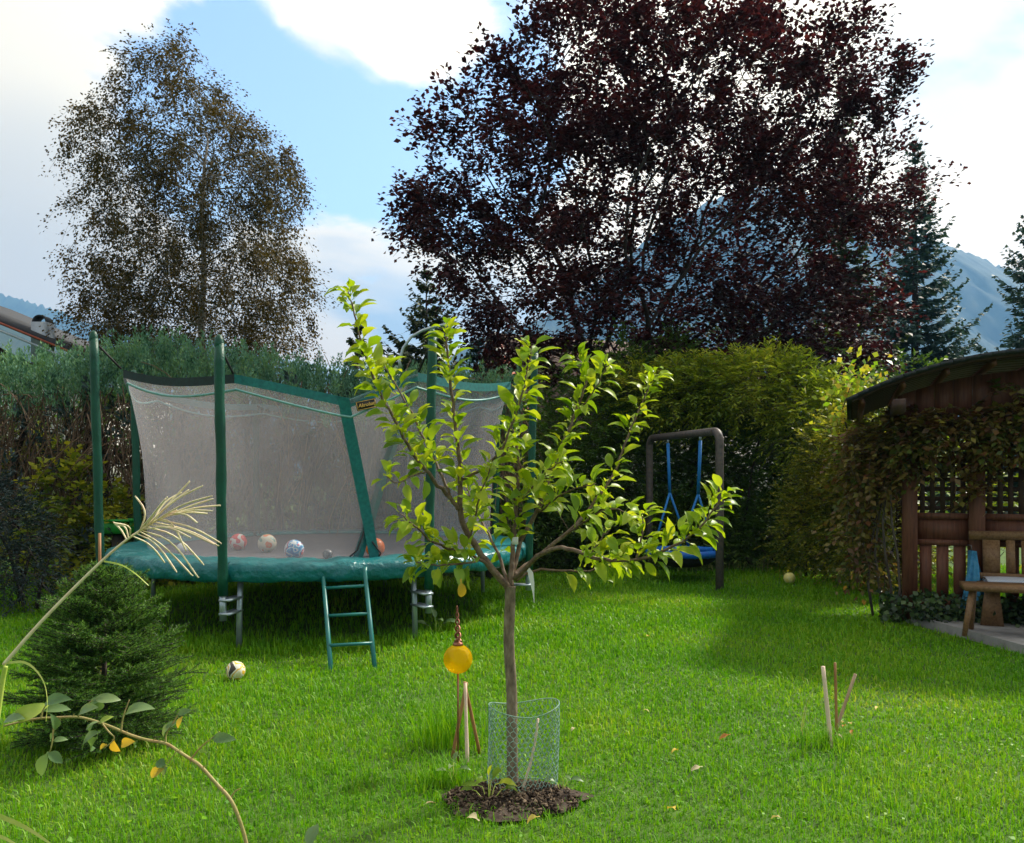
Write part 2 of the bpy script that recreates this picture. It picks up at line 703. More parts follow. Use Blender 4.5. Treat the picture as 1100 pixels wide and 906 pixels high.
M['juniper'] = mat_leaf('juniper', [(.02, .065, .045), (.06, .16, .105), (.14, .29, .20), (.15, .29, .11), (.32, .45, .33)], .25, .6, patch=.65, pscale=3.2, spec=.15)
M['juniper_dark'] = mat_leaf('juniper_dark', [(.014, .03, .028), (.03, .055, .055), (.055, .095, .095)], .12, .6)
M['shrub_green'] = mat_leaf('shrub_green', [(.03, .07, .012), (.055, .12, .02), (.09, .17, .025), (.16, .24, .03)], .38, .4, patch=.4, pscale=.9)
M['shrub_gold'] = mat_leaf('shrub_gold', [(.08, .14, .016), (.18, .27, .025), (.34, .40, .035), (.54, .50, .07)], .5, .45, patch=.45, pscale=.9)
M['shrub_pale'] = mat_leaf('shrub_pale', [(.06, .10, .014), (.14, .19, .025), (.30, .30, .035), (.46, .40, .07)], .48, .45, patch=.45, pscale=1.4)
M['lime'] = mat_leaf('lime_leaf', [(.18, .36, .02), (.32, .50, .03), (.48, .50, .05), (.5, .33, .06)], .5, .4)
M['vine'] = mat_leaf('vine_leaf', [(.04, .07, .016), (.09, .13, .022), (.16, .06, .03), (.22, .20, .04), (.10, .04, .025), (.36, .34, .05)], .4, .42, patch=.3, pscale=1.6)
M['ivy'] = mat_leaf('ivy_leaf', [(.012, .03, .010), (.03, .06, .02), (.07, .12, .035)], .15, .3)
M['yellow_shrub'] = mat_leaf('yellow_shrub', [(.05, .10, .012), (.15, .22, .02), (.38, .38, .03), (.52, .46, .05)], .5, .45, patch=.5, pscale=1.1)
M['rose_leaf'] = mat_leaf('rose_leaf', [(.10, .19, .07), (.16, .26, .10), (.22, .30, .12)], .35, .4, 'object')
M['rose_cane'] = mat_solid('rose_cane', [(.20, .20, .05), (.36, .30, .11), (.30, .17, .07)], .6, 30)
M['plume'] = mat_solid('plume', [(.60, .50, .30), (.74, .66, .42), (.66, .45, .32)], .6, 20)
M['reed'] = mat_solid('reed', [(.30, .42, .05), (.42, .50, .09), (.5, .52, .14)], .5, 9)
M['post_green'] = mat_solid('green_foam_sleeve', [(.002, .048, .028), (.003, .08, .045)], .45, 6, bump=.5, bscale=45, spec=.35)
M['pad'] = mat_solid('teal_vinyl', [(.002, .105, .115), (.004, .17, .18)], .36, 4, bump=1.0, bscale=7, spec=.5, bdist=.05)
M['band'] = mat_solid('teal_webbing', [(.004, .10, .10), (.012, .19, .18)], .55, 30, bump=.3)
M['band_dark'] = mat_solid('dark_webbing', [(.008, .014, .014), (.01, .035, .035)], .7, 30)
M['sleeve_line'] = mat_solid('pale_teal_cord', [(.10, .30, .29), (.22, .42, .40)], .5, 20)
M['mat'] = mat_solid('jump_mat', [(.05, .044, .052), (.085, .075, .085)], .75, 6)
M['galv'] = mat_solid('galvanised', [(.30, .36, .40), (.45, .52, .56)], .42, 12, metal=.7)
M['strap'] = mat_solid('black_strap', [(.01, .01, .01), (.02, .02, .02)], .7, 20)
M['ladder'] = mat_solid('ladder_green', [(.004, .12, .11), (.008, .17, .15)], .35, 10, spec=.5)
M['black'] = mat_solid('black_badge', [(.012, .011, .010), (.02, .018, .015)], .5, 20)
M['gold'] = mat_solid('gold_print', [(.55, .32, .06), (.68, .42, .10)], .5, 20)
M['frame_steel'] = mat_solid('dark_steel', [(.042, .036, .036), (.085, .072, .068), (.12, .085, .07)], .55, 20, spec=.4)
M['rope'] = mat_solid('blue_rope', [(.006, .13, .42), (.012, .20, .55)], .6, 60, bump=.4)
M['swing_ring'] = mat_solid('blue_ring', [(.004, .10, .44), (.008, .15, .58)], .45, 10, bump=.3, bscale=30)
M['net_black'] = mat_solid('black_net', [(.008, .008, .010), (.02, .02, .022)], .8, 30)
M['timber'] = mat_solid('stained_timber', [(.075, .026, .015), (.13, .045, .024), (.16, .065, .035)], .62, 8, 6, (6, 6, .6), .25)
M['timber_dark'] = mat_solid('dark_timber', [(.028, .014, .010), (.055, .026, .017)], .7, 8, 6, (3, .5, 3), .2)
M['bench_wood'] = mat_solid('bench_wood', [(.10, .05, .02), (.18, .095, .04), (.23, .135, .06)], .55, 9, 6, (6, 1, 6), .2)
M['felt'] = mat_solid('roof_felt', [(.016, .018, .022), (.038, .042, .05)], .8, 30, bump=.4)
M['concrete'] = mat_solid('concrete', [(.17, .16, .155), (.28, .27, .26), (.34, .33, .32)], .85, 5, 8, bump=.3, bscale=40)
M['stone'] = mat_solid('plinth_stone', [(.12, .115, .11), (.24, .23, .22)], .9, 10, bump=.5)
M['stick'] = mat_solid('bare_stick', [(.30, .20, .12), (.50, .36, .24)], .7, 30, 4, (1, 1, .2))
M['stick_red'] = mat_solid('bamboo_stick', [(.26, .11, .04), (.42, .22, .09)], .6, 30, 4, (1, 1, .2))
M['pale_stick'] = mat_solid('pale_stick', [(.62, .46, .34), (.78, .60, .46)], .6, 20, 4, (1, 1, .2))
M['copper'] = mat_solid('copper', [(.20, .07, .045), (.36, .14, .085)], .4, 25, metal=.5)
M['wire'] = mat_solid('coated_wire', [(.12, .27, .20), (.32, .46, .40)], .5, 30)
M['white'] = mat_solid('white_tag', [(.72, .72, .74), (.8, .8, .8)], .5, 10)
M['render_white'] = mat_solid('white_render', [(.5, .49, .46), (.65, .63, .6)], .9, 3)
M['tiles_brown'] = mat_solid('brown_tiles', [(.06, .038, .032), (.11, .07, .056), (.15, .10, .085)], .85, 6, 6, (1, 4, 4))
M['verge_red'] = mat_solid('red_verge', [(.30, .06, .035), (.42, .11, .06)], .7, 8)
M['verge_white'] = mat_solid('white_verge', [(.6, .58, .55), (.75, .72, .7)], .7, 8)
M['zinc'] = mat_solid('zinc', [(.30, .36, .42), (.42, .47, .52)], .5, 6, metal=.3)
M['glass_dark'] = mat_solid('window_glass', [(.02, .025, .03), (.04, .05, .06)], .08, 4, spec=.8)
M['forest'] = mat_solid('mountain_forest', [(.010, .022, .016), (.03, .05, .03), (.06, .075, .04)], .95, .012, 9)
M['cushion_w'] = None


def mat_net():
    m, nt, out = mat_new('safety_net')
    L = nt.links.new
    tc = nd(nt, 'ShaderNodeTexCoord')
    n = nd(nt, 'ShaderNodeTexNoise')
    n.inputs['Scale'].default_value = 1.3
    n.inputs['Detail'].default_value = 5
    L(tc.outputs['Object'], n.inputs['Vector'])
    d = nd(nt, 'ShaderNodeBsdfDiffuse')
    L(ramp(nt, n.outputs[0], [(.36, .34, .37), (.50, .47, .50)]), d.inputs[0])
    t = nd(nt, 'ShaderNodeBsdfTranslucent')
    t.inputs[0].default_value = (.46, .44, .46, 1)
    a = nd(nt, 'ShaderNodeMixShader')
    a.inputs[0].default_value = .45
    L(d.outputs[0], a.inputs[1])
    L(t.outputs[0], a.inputs[2])
    tr = nd(nt, 'ShaderNodeBsdfTransparent')
    mr = nd(nt, 'ShaderNodeMapRange')
    L(n.outputs[0], mr.inputs[0])
    mr.inputs[1].default_value = .25
    mr.inputs[2].default_value = .75
    mr.inputs[3].default_value = .30
    mr.inputs[4].default_value = .40
    ms = nd(nt, 'ShaderNodeMixShader')
    L(mr.outputs[0], ms.inputs[0])
    L(tr.outputs[0], ms.inputs[1])
    L(a.outputs[0], ms.inputs[2])
    L(ms.outputs[0], out.inputs[0])
    return m


def mat_patches(name, cols, scale, rough=.4):
    """printed toy ball: hard-edged patches of colour"""
    m, nt, out = mat_new(name)
    L = nt.links.new
    tc = nd(nt, 'ShaderNodeTexCoord')
    v = nd(nt, 'ShaderNodeTexNoise')
    v.inputs['Scale'].default_value = scale
    v.inputs['Detail'].default_value = 1.5
    L(tc.outputs['Object'], v.inputs['Vector'])
    mr = nd(nt, 'ShaderNodeMapRange')
    mr.inputs[1].default_value = .3
    mr.inputs[2].default_value = .7
    L(v.outputs[0], mr.inputs[0])
    r = nt.nodes.new('ShaderNodeValToRGB')
    r.color_ramp.interpolation = 'CONSTANT'
    e = r.color_ramp.elements
    while len(e) < len(cols):
        e.new(.5)
    for i, c in enumerate(cols):
        e[i].position = i / len(cols)
        e[i].color = (*c, 1)
    L(mr.outputs[0], r.inputs[0])
    p = nd(nt, 'ShaderNodeBsdfPrincipled', i_Roughness=rough)
    L(r.outputs[0], p.inputs['Base Color'])
    L(p.outputs[0], out.inputs[0])
    return m


def mat_stripe():
    m, nt, out = mat_new('striped_fabric')
    L = nt.links.new
    tc = nd(nt, 'ShaderNodeTexCoord')
    mp = nd(nt, 'ShaderNodeMapping')
    mp.inputs['Rotation'].default_value = (0, 0, .6)
    L(tc.outputs['Object'], mp.inputs[0])
    w = nd(nt, 'ShaderNodeTexWave', wave_type='BANDS', bands_direction='X')
    w.inputs['Scale'].default_value = 16
    L(mp.outputs[0], w.inputs['Vector'])
    r = nt.nodes.new('ShaderNodeValToRGB')
    r.color_ramp.interpolation = 'CONSTANT'
    r.color_ramp.elements[0].color = (.02, .05, .12, 1)
    r.color_ramp.elements[1].position = .5
    r.color_ramp.elements[1].color = (.75, .77, .8, 1)
    L(w.outputs[0], r.inputs[0])
    p = nd(nt, 'ShaderNodeBsdfPrincipled', i_Roughness=.9)
    L(r.outputs[0], p.inputs['Base Color'])
    L(p.outputs[0], out.inputs[0])
    return m


def mat_glass():
    m, nt, out = mat_new('amber_glass')
    L = nt.links.new
    tc = nd(nt, 'ShaderNodeTexCoord')
    n = nd(nt, 'ShaderNodeTexVoronoi')
    n.inputs['Scale'].default_value = 22
    L(tc.outputs['Object'], n.inputs['Vector'])
    b = nd(nt, 'ShaderNodeBump')
    b.inputs['Strength'].default_value = .8
    b.inputs['Distance'].default_value = .012
    L(n.outputs[0], b.inputs['Height'])
    g = nd(nt, 'ShaderNodeBsdfPrincipled', i_Roughness=.12)
    g.inputs['Base Color'].default_value = (.95, .60, .015, 1)
    L(b.outputs[0], g.inputs['Normal'])
    t = nd(nt, 'ShaderNodeBsdfTransparent')
    t.inputs[0].default_value = (1.0, .80, .10, 1)
    tl = nd(nt, 'ShaderNodeBsdfTranslucent')
    tl.inputs[0].default_value = (.95, .62, .02, 1)
    a = nd(nt, 'ShaderNodeMixShader')
    a.inputs[0].default_value = .5
    L(g.outputs[0], a.inputs[1])
    L(tl.outputs[0], a.inputs[2])
    ms = nd(nt, 'ShaderNodeMixShader')
    ms.inputs[0].default_value = .36
    L(t.outputs[0], ms.inputs[1])
    L(a.outputs[0], ms.inputs[2])
    L(ms.outputs[0], out.inputs[0])
    return m


M['net'] = mat_net()
M['stripe'] = mat_stripe()
M['amber'] = mat_glass()
M['blue_cloth'] = mat_solid('blue_cloth', [(.02, .12, .26), (.05, .24, .42), (.12, .30, .46)], .85, 18, bump=.5)
M['crate'] = mat_solid('green_plastic', [(.02, .28, .03), (.03, .36, .05)], .4, 5)

# ------------------------------------------------------------------ the setting: ground, mountains, haze
gb = MB()
gs = np.concatenate([[-3800, -1500, -600, -250, -100, -50, -30], np.arange(-22, 23, 1.0), [30, 50, 100, 250, 600, 1500, 3800]])
gx, gy = np.meshgrid(gs, gs + 12.0 * 0, indexing='ij')
gz = .012 * np.sin(gx * .9 + 1) * np.cos(gy * .7) * (np.hypot(gx, gy - 8) < 22)
gb.grid(np.stack([gx, gy, gz], -1)[::-1])
put('ground', gb, M['soil_ground'], kind='structure', smooth=True)


def mountain(name, prof, Yc, depth, seed, mat):
    """ridge whose crest follows prof (photo px) at distance Yc, slopes falling to both sides"""
    r = np.random.default_rng(seed)
    prof = np.array(prof, float)
    xs = np.linspace(prof[0, 0], prof[-1, 0], 260)
    crest = HC + (HY - np.interp(xs, prof[:, 0], prof[:, 1])) / F * Yc
    X = (xs - CX) / F * Yc
    t = np.linspace(-1, 1, 41)
    G = np.zeros((len(t), len(xs), 3))
    octs = [(math.cos(q_), math.sin(q_), p_) for q_, p_ in zip(r.uniform(0, 6.28, 8), r.uniform(0, 6.28, 8))]
    for i, u in enumerate(t):
        k = (1 - abs(u)) ** (1.15 if u < 0 else 1.0)
        ridge = 1 + .07 * (1 - k) * (np.sin(X / (Yc * .035) + u * 3) + .6 * np.sin(X / (Yc * .013) + 5 * u + 1))
        G[i, :, 0] = X
        G[i, :, 1] = Yc + u * depth + np.sin(X / (Yc * .05)) * depth * .05
        fr = np.zeros(len(xs))
        for o_, (dx_, dy_, ph_) in enumerate(octs):
            w_ = Yc * .06 / 1.45 ** o_
            fr += np.abs(np.sin((X * dx_ + u * depth * dy_) / w_ + ph_)) * w_ * .22
        G[i, :, 2] = crest * k * ridge + (fr - fr.mean()) * min(1, 3 * k * (1 - k) + .05) + r.normal(size=len(xs)) * Yc * .0014 * (k > 0.02) - 2 * (k < .02)
    b = MB()
    b.grid(G[:, ::-1])
    return put(name, b, mat, kind='structure', smooth=False)


mountain('mountain', [(420, 420), (480, 390), (510, 368), (560, 352), (640, 300), (720, 240), (800, 205), (860, 198), (930, 228),
                      (960, 250), (990, 258), (1020, 272), (1060, 290), (1110, 300), (1200, 305), (1350, 300)], 2100, 900, 3, M['forest'])
mountain('mountain', [(-250, 285), (-120, 300), (0, 316), (45, 328), (90, 346), (150, 356), (260, 372), (420, 420)], 3000, 800, 5, M['forest'])
mountain('hill', [(-500, 290), (-200, 300), (-60, 318), (0, 336), (20, 350), (50, 368), (110, 392), (220, 450)], 1100, 350, 6, M['forest'])

hm, hnt, hout = mat_new('haze')
pv = hnt.nodes.new('ShaderNodeVolumePrincipled')
pv.inputs['Color'].default_value = (.22, .52, 1.0, 1)
pv.inputs['Density'].default_value = .00025
pv.inputs['Anisotropy'].default_value = .2
hnt.links.new(pv.outputs[0], hout.inputs['Volume'])
hb = MB()
hb.box((0, 100, 408), (7700, 7700, 820))
put('haze', hb, hm, kind='stuff')


# ------------------------------------------------------------------ lawn
def make_lawn():
    def sample(n, y0, y1, p):
        # density falls with distance as Y**-p (per square metre)
        u = rng.uniform(0, 1, n)
        q = 2 - p
        Y = (y0 ** q + u * (y1 ** q - y0 ** q)) ** (1 / q)
        X = rng.uniform(-1, 1, n) * (.70 * Y + .8)
        return X, Y
    X, Y = sample(400000, 2.7, 14.2, 1.4)
    # bare spots: soil round the apple tree, paved slab, sparse grass under the trampoline, thinned further so its shade looks darker
    a = gnd(550, 852)
    soil = np.hypot((X - a[0]) / .27, (Y - a[1]) / .18) < 1 + .25 * np.sin(X * 31) * np.sin(Y * 27)
    slab = (X > 4.12 + (8.75 - Y) * .16) & (Y > 5.9) & (Y < 8.85 - .36 * (X - 4.2))
    tr = np.hypot(X + 2.24, Y - 9.59) < 1.9
    hedge = (Y > 11.3) & (X < -.5)
    keep = ~soil & ~slab & ~(tr & (rng.uniform(size=len(X)) < .8)) & ~(hedge & (rng.uniform(size=len(X)) < .6))
    X, Y = X[keep], Y[keep]
    n = len(X)
    clump = np.sin(X * 2.1 + 1.3 * np.sin(Y * 1.7)) * np.sin(Y * 2.6 + np.sin(X * 1.3)) + .5 * np.sin(X * 9 + Y * 3) * np.sin(Y * 11)
    H = rng.gamma(6, .0066, n) * (1 + .25 * clump)
    H *= np.where(np.hypot(X + 2.24, Y - 9.59) < 2.45, 1.7, 1.0)
    w = rng.uniform(.0035, .0075, n) * np.clip(Y / 4.2, .8, 2.2)
    H = np.clip(H, .018, .16) * np.clip(.9 + .03 * (Y - 4), .9, 1.15)
    az = rng.uniform(0, 2 * math.pi, n)
    lean = rng.gamma(2.2, .22, n).clip(.05, 1.25)
    dx, dy = np.cos(az), np.sin(az)
    z0 = .012 * np.sin(X * .9 + 1) * np.cos(Y * .7) - .004
    P = np.stack([X, Y, z0], 1)
    side = np.stack([-dy, dx, np.zeros(n)], 1) * w[:, None] * .5
    m1 = P + np.stack([dx * lean * .30 * H, dy * lean * .30 * H, H * .60], 1)
    tip = P + np.stack([dx * lean * H, dy * lean * H, H * (1 - .32 * lean)], 1)
    V = np.stack([P - side, P + side, m1 + side * .8, m1 - side * .8, tip], 1).reshape(-1, 3)
    i = np.arange(n)[:, None] * 5
    pick = rng.choice(n, 14000, replace=False)
    k = len(pick)
    Pw = P[pick] + np.stack([np.zeros(k), np.zeros(k), rng.uniform(.012, .04, k)], 1)
    Dw = rnd_dirs(k) * np.array((1, 1, .35))
    sw = rng.uniform(.008, .020, k) * np.where(rng.uniform(size=k) < .06, 1.7, 1)
    Vw, Qw = quads(Pw, Dw, rng.normal(size=(k, 3)) * .4 + np.array((0, 0, 1.0)), sw * 1.25, sw)
    me = mesh_raw('grass', np.vstack([V, Vw]), [np.hstack([i, i + 1, i + 2, i + 3]), Qw + len(V), np.hstack([i + 3, i + 2, i + 4])], True)
    put('grass', me, M['grass'], kind='stuff', label='short bright green lawn grass covering the garden', cat='grass')


make_lawn()


# ------------------------------------------------------------------ far houses
def left_house():
    Y0, Y1 = 22.0, 30.0
    e = at(80, 379, Y0)                    # right eave end
    s = .41
    rx = e[0] - 6.5
    rz = e[2] + 6.5 * s
    h = thing('house', 'dark roofed house with metal chimney showing above the juniper hedge', 'house', (rx, Y0, 0))
    w = MB()
    w.box((rx, (Y0 + Y1) / 2 + .3, 2.1), (11.6, Y1 - Y0 - .9, 4.2))
    put('wall', w, M['render_white'], h)
    g = MB()
    g.add([(rx - 5.6, Y0 + .75, 4.2), (rx + 5.6, Y0 + .75, 4.2), (rx, Y0 + .75, rz - .35), (rx - 5.6, Y0 + .95, 4.2), (rx + 5.6, Y0 + .95, 4.2), (rx, Y0 + .95, rz - .35)],
          [(0, 3, 4, 1), (1, 4, 5, 2), (2, 5, 3, 0)], [(0, 1, 2), (3, 5, 4)])
    put('gable', g, M['timber_dark'], h)
    rf = None
    for sg in (1, -1):
        r = MB()
        r.bar((rx + sg * .0, (Y0 + Y1) / 2, rz), (rx + sg * 6.6, (Y0 + Y1) / 2, rz - 6.6 * s), Y1 - Y0, .12, up=(0, 0, 1))
        o = put('roof', r, M['felt'], h)
        rf = rf or o
        for k, (dz, mm) in enumerate(((-.02, 'verge_red'), (-.22, 'zinc'))):
            v = MB()
            v.bar((rx, Y0 - .03 - .03 * k, rz + dz), (rx + sg * 6.6, Y0 - .03 - .03 * k, rz - 6.6 * s + dz), .05, .13, up=(0, 1, 0))
            put('verge_board', v, M[mm], o)
    c = MB()
    cc = at(46, 355, 23.2)
    c.box((cc[0], 23.2, cc[2] - .45), (.42, .42, 1.3))
    ch = put('chimney', c, M['zinc'], h)
    a = MB()
    t = np.linspace(0, math.pi, 14)
    P = np.stack([cc[0] + .2 * np.cos(t), np.full(14, 23.2), cc[2] + .2 + .2 * np.sin(t)], 1)
    Q2 = np.stack([cc[0] + .165 * np.cos(t), np.full(14, 23.2), cc[2] + .2 + .165 * np.sin(t)], 1)
    a.grid(np.stack([P - (0, .18, 0), P + (0, .18, 0), Q2 + (0, .18, 0), Q2 - (0, .18, 0), P - (0, .18, 0)]))
    put('chimney_cap', a, M['felt'], ch)


left_house()


def middle_house():
    apex = at(538, 360, 33.0)
    a = math.radians(22)
    h = thing('house', 'brown tiled house with red and white verge behind the garden hedge', 'house', (apex[0], apex[1], 0), a)
    Ln, W, rz, ez = 11.0, 4.2, apex[2], apex[2] - 3.6          # local x along ridge, local y across
    w = MB()
    w.box((Ln / 2 + .25, 0, ez / 2), (Ln - .5, 2 * W - 1.2, ez))
    put('wall', w, M['render_white'], h, local=True)
    g = MB()
    g.add([(.25, -W + .6, ez), (.25, W - .6, ez), (.25, 0, rz - .5), (.4, -W + .6, ez), (.4, W - .6, ez), (.4, 0, rz - .5)],
          [(0, 3, 4, 1), (1, 4, 5, 2), (2, 5, 3, 0)], [(0, 1, 2), (3, 5, 4)])
    put('gable', g, M['timber'], h, local=True)
    for sg in (-1, 1):
        r = MB()
        r.bar((Ln / 2, 0, rz), (Ln / 2, sg * W, ez - .3), Ln + .6, .14, up=(0, 0, 1))
        o = put('roof', r, M['tiles_brown'], h, local=True)
        for i in range(11):
            v = MB()
            t0, t1 = i / 11, (i + 1) / 11
            v.bar((-.34, sg * W * t0, rz - (rz - ez + .3) * t0 + .04), (-.34, sg * W * t1, rz - (rz - ez + .3) * t1 + .04), .1, .3, up=(1, 0, 0))
            put('verge_board', v, M['verge_red' if i % 2 else 'verge_white'], o, local=True)
    for x in (2.2, 4.6, 7.0):
        f = MB()
        f.box((x, -W + .57, 2.9), (1.1, .08, 1.2))
        fo = put('window', f, M['verge_white'], h, local=True)
        for q in (-1, 1):
            p = MB()
            p.box((x + q * .25, -W + .545, 2.9), (.44, .06, 1.04))
            put('pane', p, M['glass_dark'], fo, local=True)


middle_house()


# ------------------------------------------------------------------ big trees
def broad_tree(name, label, poly, Y, base_px, natt, thick, step, infl, kill, trunk_h, r0, rmax, leafmat, barkmat, L, W, per, spread, lumps, low=.9, leader=None, weep=0.0, keep=.62, tropism=(0, 0, .08), tip_rep=3, twig_len=.8):
    b = np.array(((base_px - CX) / F * Y, Y, 0.0))
    t = thing(name, label, 'tree', b, group=None)
    att = crown_points(poly, Y, natt, thick, lumps)
    ns = 7 if leader is None else int(leader / step)
    th_ = trunk_h if leader is None else leader
    start = [b + np.array((.05 * math.sin(i * .7), .05 * math.cos(i * .5), th_ * i / (ns - 1))) for i in range(ns)]
    nodes, par = colonize(att, start, step, infl, kill, 120, tropism)
    kids, rad = skeleton(nodes, par, r0)
    mb = MB()
    limb_mesh(nodes, par, kids, rad, mb, 6, rmax)
    put('trunk', mb, barkmat, t, smooth=True)
    thin = np.nonzero((rad < r0 * 3.0) & (nodes[:, 2] > low) & (par >= 0))[0]
    tips = np.array([i for i in range(len(nodes)) if not kids[i]])
    src = np.concatenate([np.repeat(tips, tip_rep), np.repeat(thin, rng.poisson(keep, len(thin)))])
    m_ = len(src)
    D = unit(nodes[src] - nodes[par[src]]) + rng.normal(size=(m_, 3)) * .55 + np.array((0, 0, .25 - weep))
    ln = rng.uniform(.35, 1.0, m_) * twig_len
    B = nodes[src] + rng.normal(size=(m_, 3)) * .04
    half = slice(0, None, 2)
    tw = MB()
    twig_paths(tw, B[half], D[half], ln[half], r0 * .7, .2 + weep, 3, 3)
    put('twigs', tw, barkmat, t, kind='stuff')
    V, Q = spray_cloud(B, D, ln, per, L, W, .35 + weep * .5, .2 + weep, 1.0, jit=spread)
    put('crown', mesh_raw('crown', V, [Q]), leafmat, t, kind='stuff')
    print(name, len(nodes), len(tips), m_, len(Q))
    return t, nodes, len(Q)


PURPLE = [(428, 240), (445, 185), (480, 172), (498, 150), (520, 108), (545, 92), (572, 62), (578, 8), (600, 0), (625, 25), (650, -12), (690, -15), (712, 28),
          (745, 30), (765, 18), (790, 42), (822, 40), (840, 80), (866, 56), (892, 52), (905, 100), (928, 78), (945, 112), (938, 190), (952, 232), (932, 275),
          (945, 330), (930, 390), (900, 425), (820, 425), (700, 440), (620, 420), (575, 400), (520, 372), (478, 300)]
pt, pn, pl = broad_tree('copper_beech', 'large dark purple leaved tree with many ascending limbs behind the swing', PURPLE, 18.0, 668, 2600, 3.6, .33, 1.6, .42, 2.2,
                        .009, .22, M['purple'], M['bark_dark'], .118, .082, 18, .07, .85, keep=1.9, tropism=(0, 0, .22), tip_rep=6, twig_len=.95)
BIRCH = [(84, 150), (112, 146), (125, 105), (160, 95), (180, 52), (212, 55), (232, 108), (265, 120), (290, 152), (318, 172), (320, 215), (300, 240),
         (318, 268), (330, 330), (300, 385), (230, 395), (150, 385), (95, 340), (90, 290), (106, 240), (84, 185)]
bt, bn, bl = broad_tree('birch_tree', 'tall olive brown birch with airy crown standing beyond the juniper hedge', BIRCH, 24.0, 218, 2800, 2.3, .34, 1.7, .42, 4.5,
                        .008, .15, M['birch'], M['birch_bark'], .090, .058, 18, .07, .70, leader=10.5, weep=.75, low=3.0, keep=1.9, tip_rep=8, twig_len=1.1)


def conifer(name, label, px, top, Y, halfw, n_lv, mat, seed, base_z=0.0, droop=.35, group=None, nq=1.0, taper=1.0):
    r = np.random.default_rng(seed)
    apex = at(px, top, Y)
    b = np.array((apex[0], Y, base_z))
    H = apex[2] - base_z
    t = thing(name, label, 'tree', b, group=group)
    mb = MB()
    mb.tube([b, b + (0, 0, H * .5), apex - (0, 0, .05)], [.012 * H + .05, .007 * H + .03, .01], 7)
    put('trunk', mb, M['bark_dark'], t, smooth=True)
    Ps, Ds, Ns, Ls, Ws = [], [], [], [], []
    br = MB()
    for i in range(n_lv):
        u = (i + r.uniform(-.3, .3)) / n_lv              # 0 top .. 1 bottom
        u = min(max(u, .012), 1)
        z = apex[2] - u * (H * .97)
        R = halfw * (u ** taper) * r.uniform(.8, 1.15) + .1
        for k in range(int(6 + 5 * u)):
            a = r.uniform(0, 2 * math.pi)
            Rb = R * r.uniform(.65, 1.18)
            d = np.array((math.cos(a), math.sin(a), 0))
            s = np.linspace(0, 1, max(4, int(Rb / .075 * nq)))
            up = .42 * (1 - u) - droop * u
            pts = b + np.array((0, 0, z - base_z)) + d * (s * Rb)[:, None]
            pts[:, 2] += Rb * (up * s + .22 * s ** 3 - .12 * np.sin(math.pi * s))
            br.tube(pts[::max(1, len(pts) // 4)], np.linspace(.02, .006, len(pts[::max(1, len(pts) // 4)])), 3, cap=False)
            sd_ = np.array((-d[1], d[0], 0))
            for q in range(len(s)):
                if s[q] < .12:
                    continue
                tw = .34 * (1 - s[q]) * Rb + .12
                for sg in (-1, 1, 0, 0):
                    dirv = d * .8 + sd_ * sg * r.uniform(.5, 1.1) + np.array((0, 0, r.uniform(-.45, .15) if sg else r.uniform(-1.2, .35)))
                    Ps.append(pts[q] + r.normal(size=3) * .03)
                    Ds.append(dirv)
                    Ns.append(r.normal(size=3) * .5 + np.array((0, 0, 1)))
                    Ls.append(min(tw, .5) * r.uniform(.6, 1.2) * (1 if sg else .7))
                    Ws.append(.12 * r.uniform(.7, 1.3))
    # leader
    for q in range(26):
        Ps.append(apex - np.array((0, 0, r.uniform(0, .8))))
        Ds.append(np.array((r.normal() * .5, r.normal() * .5, .9)))
        Ns.append(r.normal(size=3))
        Ls.append(.22)
        Ws.append(.05)
    V, Q = quads(np.array(Ps), np.array(Ds), np.array(Ns), np.array(Ls), np.array(Ws), .05)
    put('branches', br, M['bark_dark'], t, kind='stuff')
    put('crown', mesh_raw('crown', V, [Q]), mat, t, kind='stuff')
    return t


conifer('blue_spruce', 'blue green spruce standing alone between the purple tree and the arched roof', 983, 152, 30, 3.3, 50, M['spruce_blue'], 1, droop=.25)
conifer('blue_spruce', 'blue spruce with bare drooping branches rising over the arched roof ridge', 1112, 212, 24, 2.7, 38, M['spruce_blue'], 2, droop=.22)
conifer('dark_spruce', 'dark green spruce half hidden by the purple tree', 905, 92, 25, 2.3, 44, M['spruce_green'], 3)
conifer('small_spruce', 'dark green conifer showing above the hedge behind the bent trampoline pole', 458, 292, 26, 3.4, 34, M['spruce_green'], 4, droop=.2)
conifer('small_spruce', 'narrow conifer peeping over the hedge beside the brown tiled house', 512, 366, 20, .8, 20, M['spruce_blue'], 6)
conifer('small_spruce', 'thin sparse conifer poking over the hedge next to the birch', 384, 352, 19, .7, 16, M['spruce_green'], 7)


# ------------------------------------------------------------------ juniper hedge on the left, shrubs in front of it
def plumes(C, D, n_each, length, width, L, W):
    """feathery upright juniper tufts: scale sprays set round a short axis"""
    m = len(C)
    D = unit(D)
    t = rng.uniform(0, 1, (m, n_each))
    a = rng.uniform(0, 2 * math.pi, (m, n_each))
    X, Dd, Z = frames(D, rng.normal(size=(m, 3)))
    length = np.broadcast_to(length, m)
    prof = width * (np.sin(math.pi * np.clip(t * .80 + .20, 0, 1)) ** .8)
    radial = X[:, None] * np.cos(a)[..., None] + Z[:, None] * np.sin(a)[..., None]
    P = C[:, None] + Dd[:, None] * (t * length[:, None])[..., None] + radial * (prof * .55)[..., None]
    Dv = Dd[:, None] * 1.0 + radial * .55 + rng.normal(size=P.shape) * .15
    Nv = radial + rng.normal(size=P.shape) * .4
    k = m * n_each
    s = rng.uniform(.7, 1.25, k)
    return quads(P.reshape(-1, 3), Dv.reshape(-1, 3), Nv.reshape(-1, 3), L * s, W * s, .08)


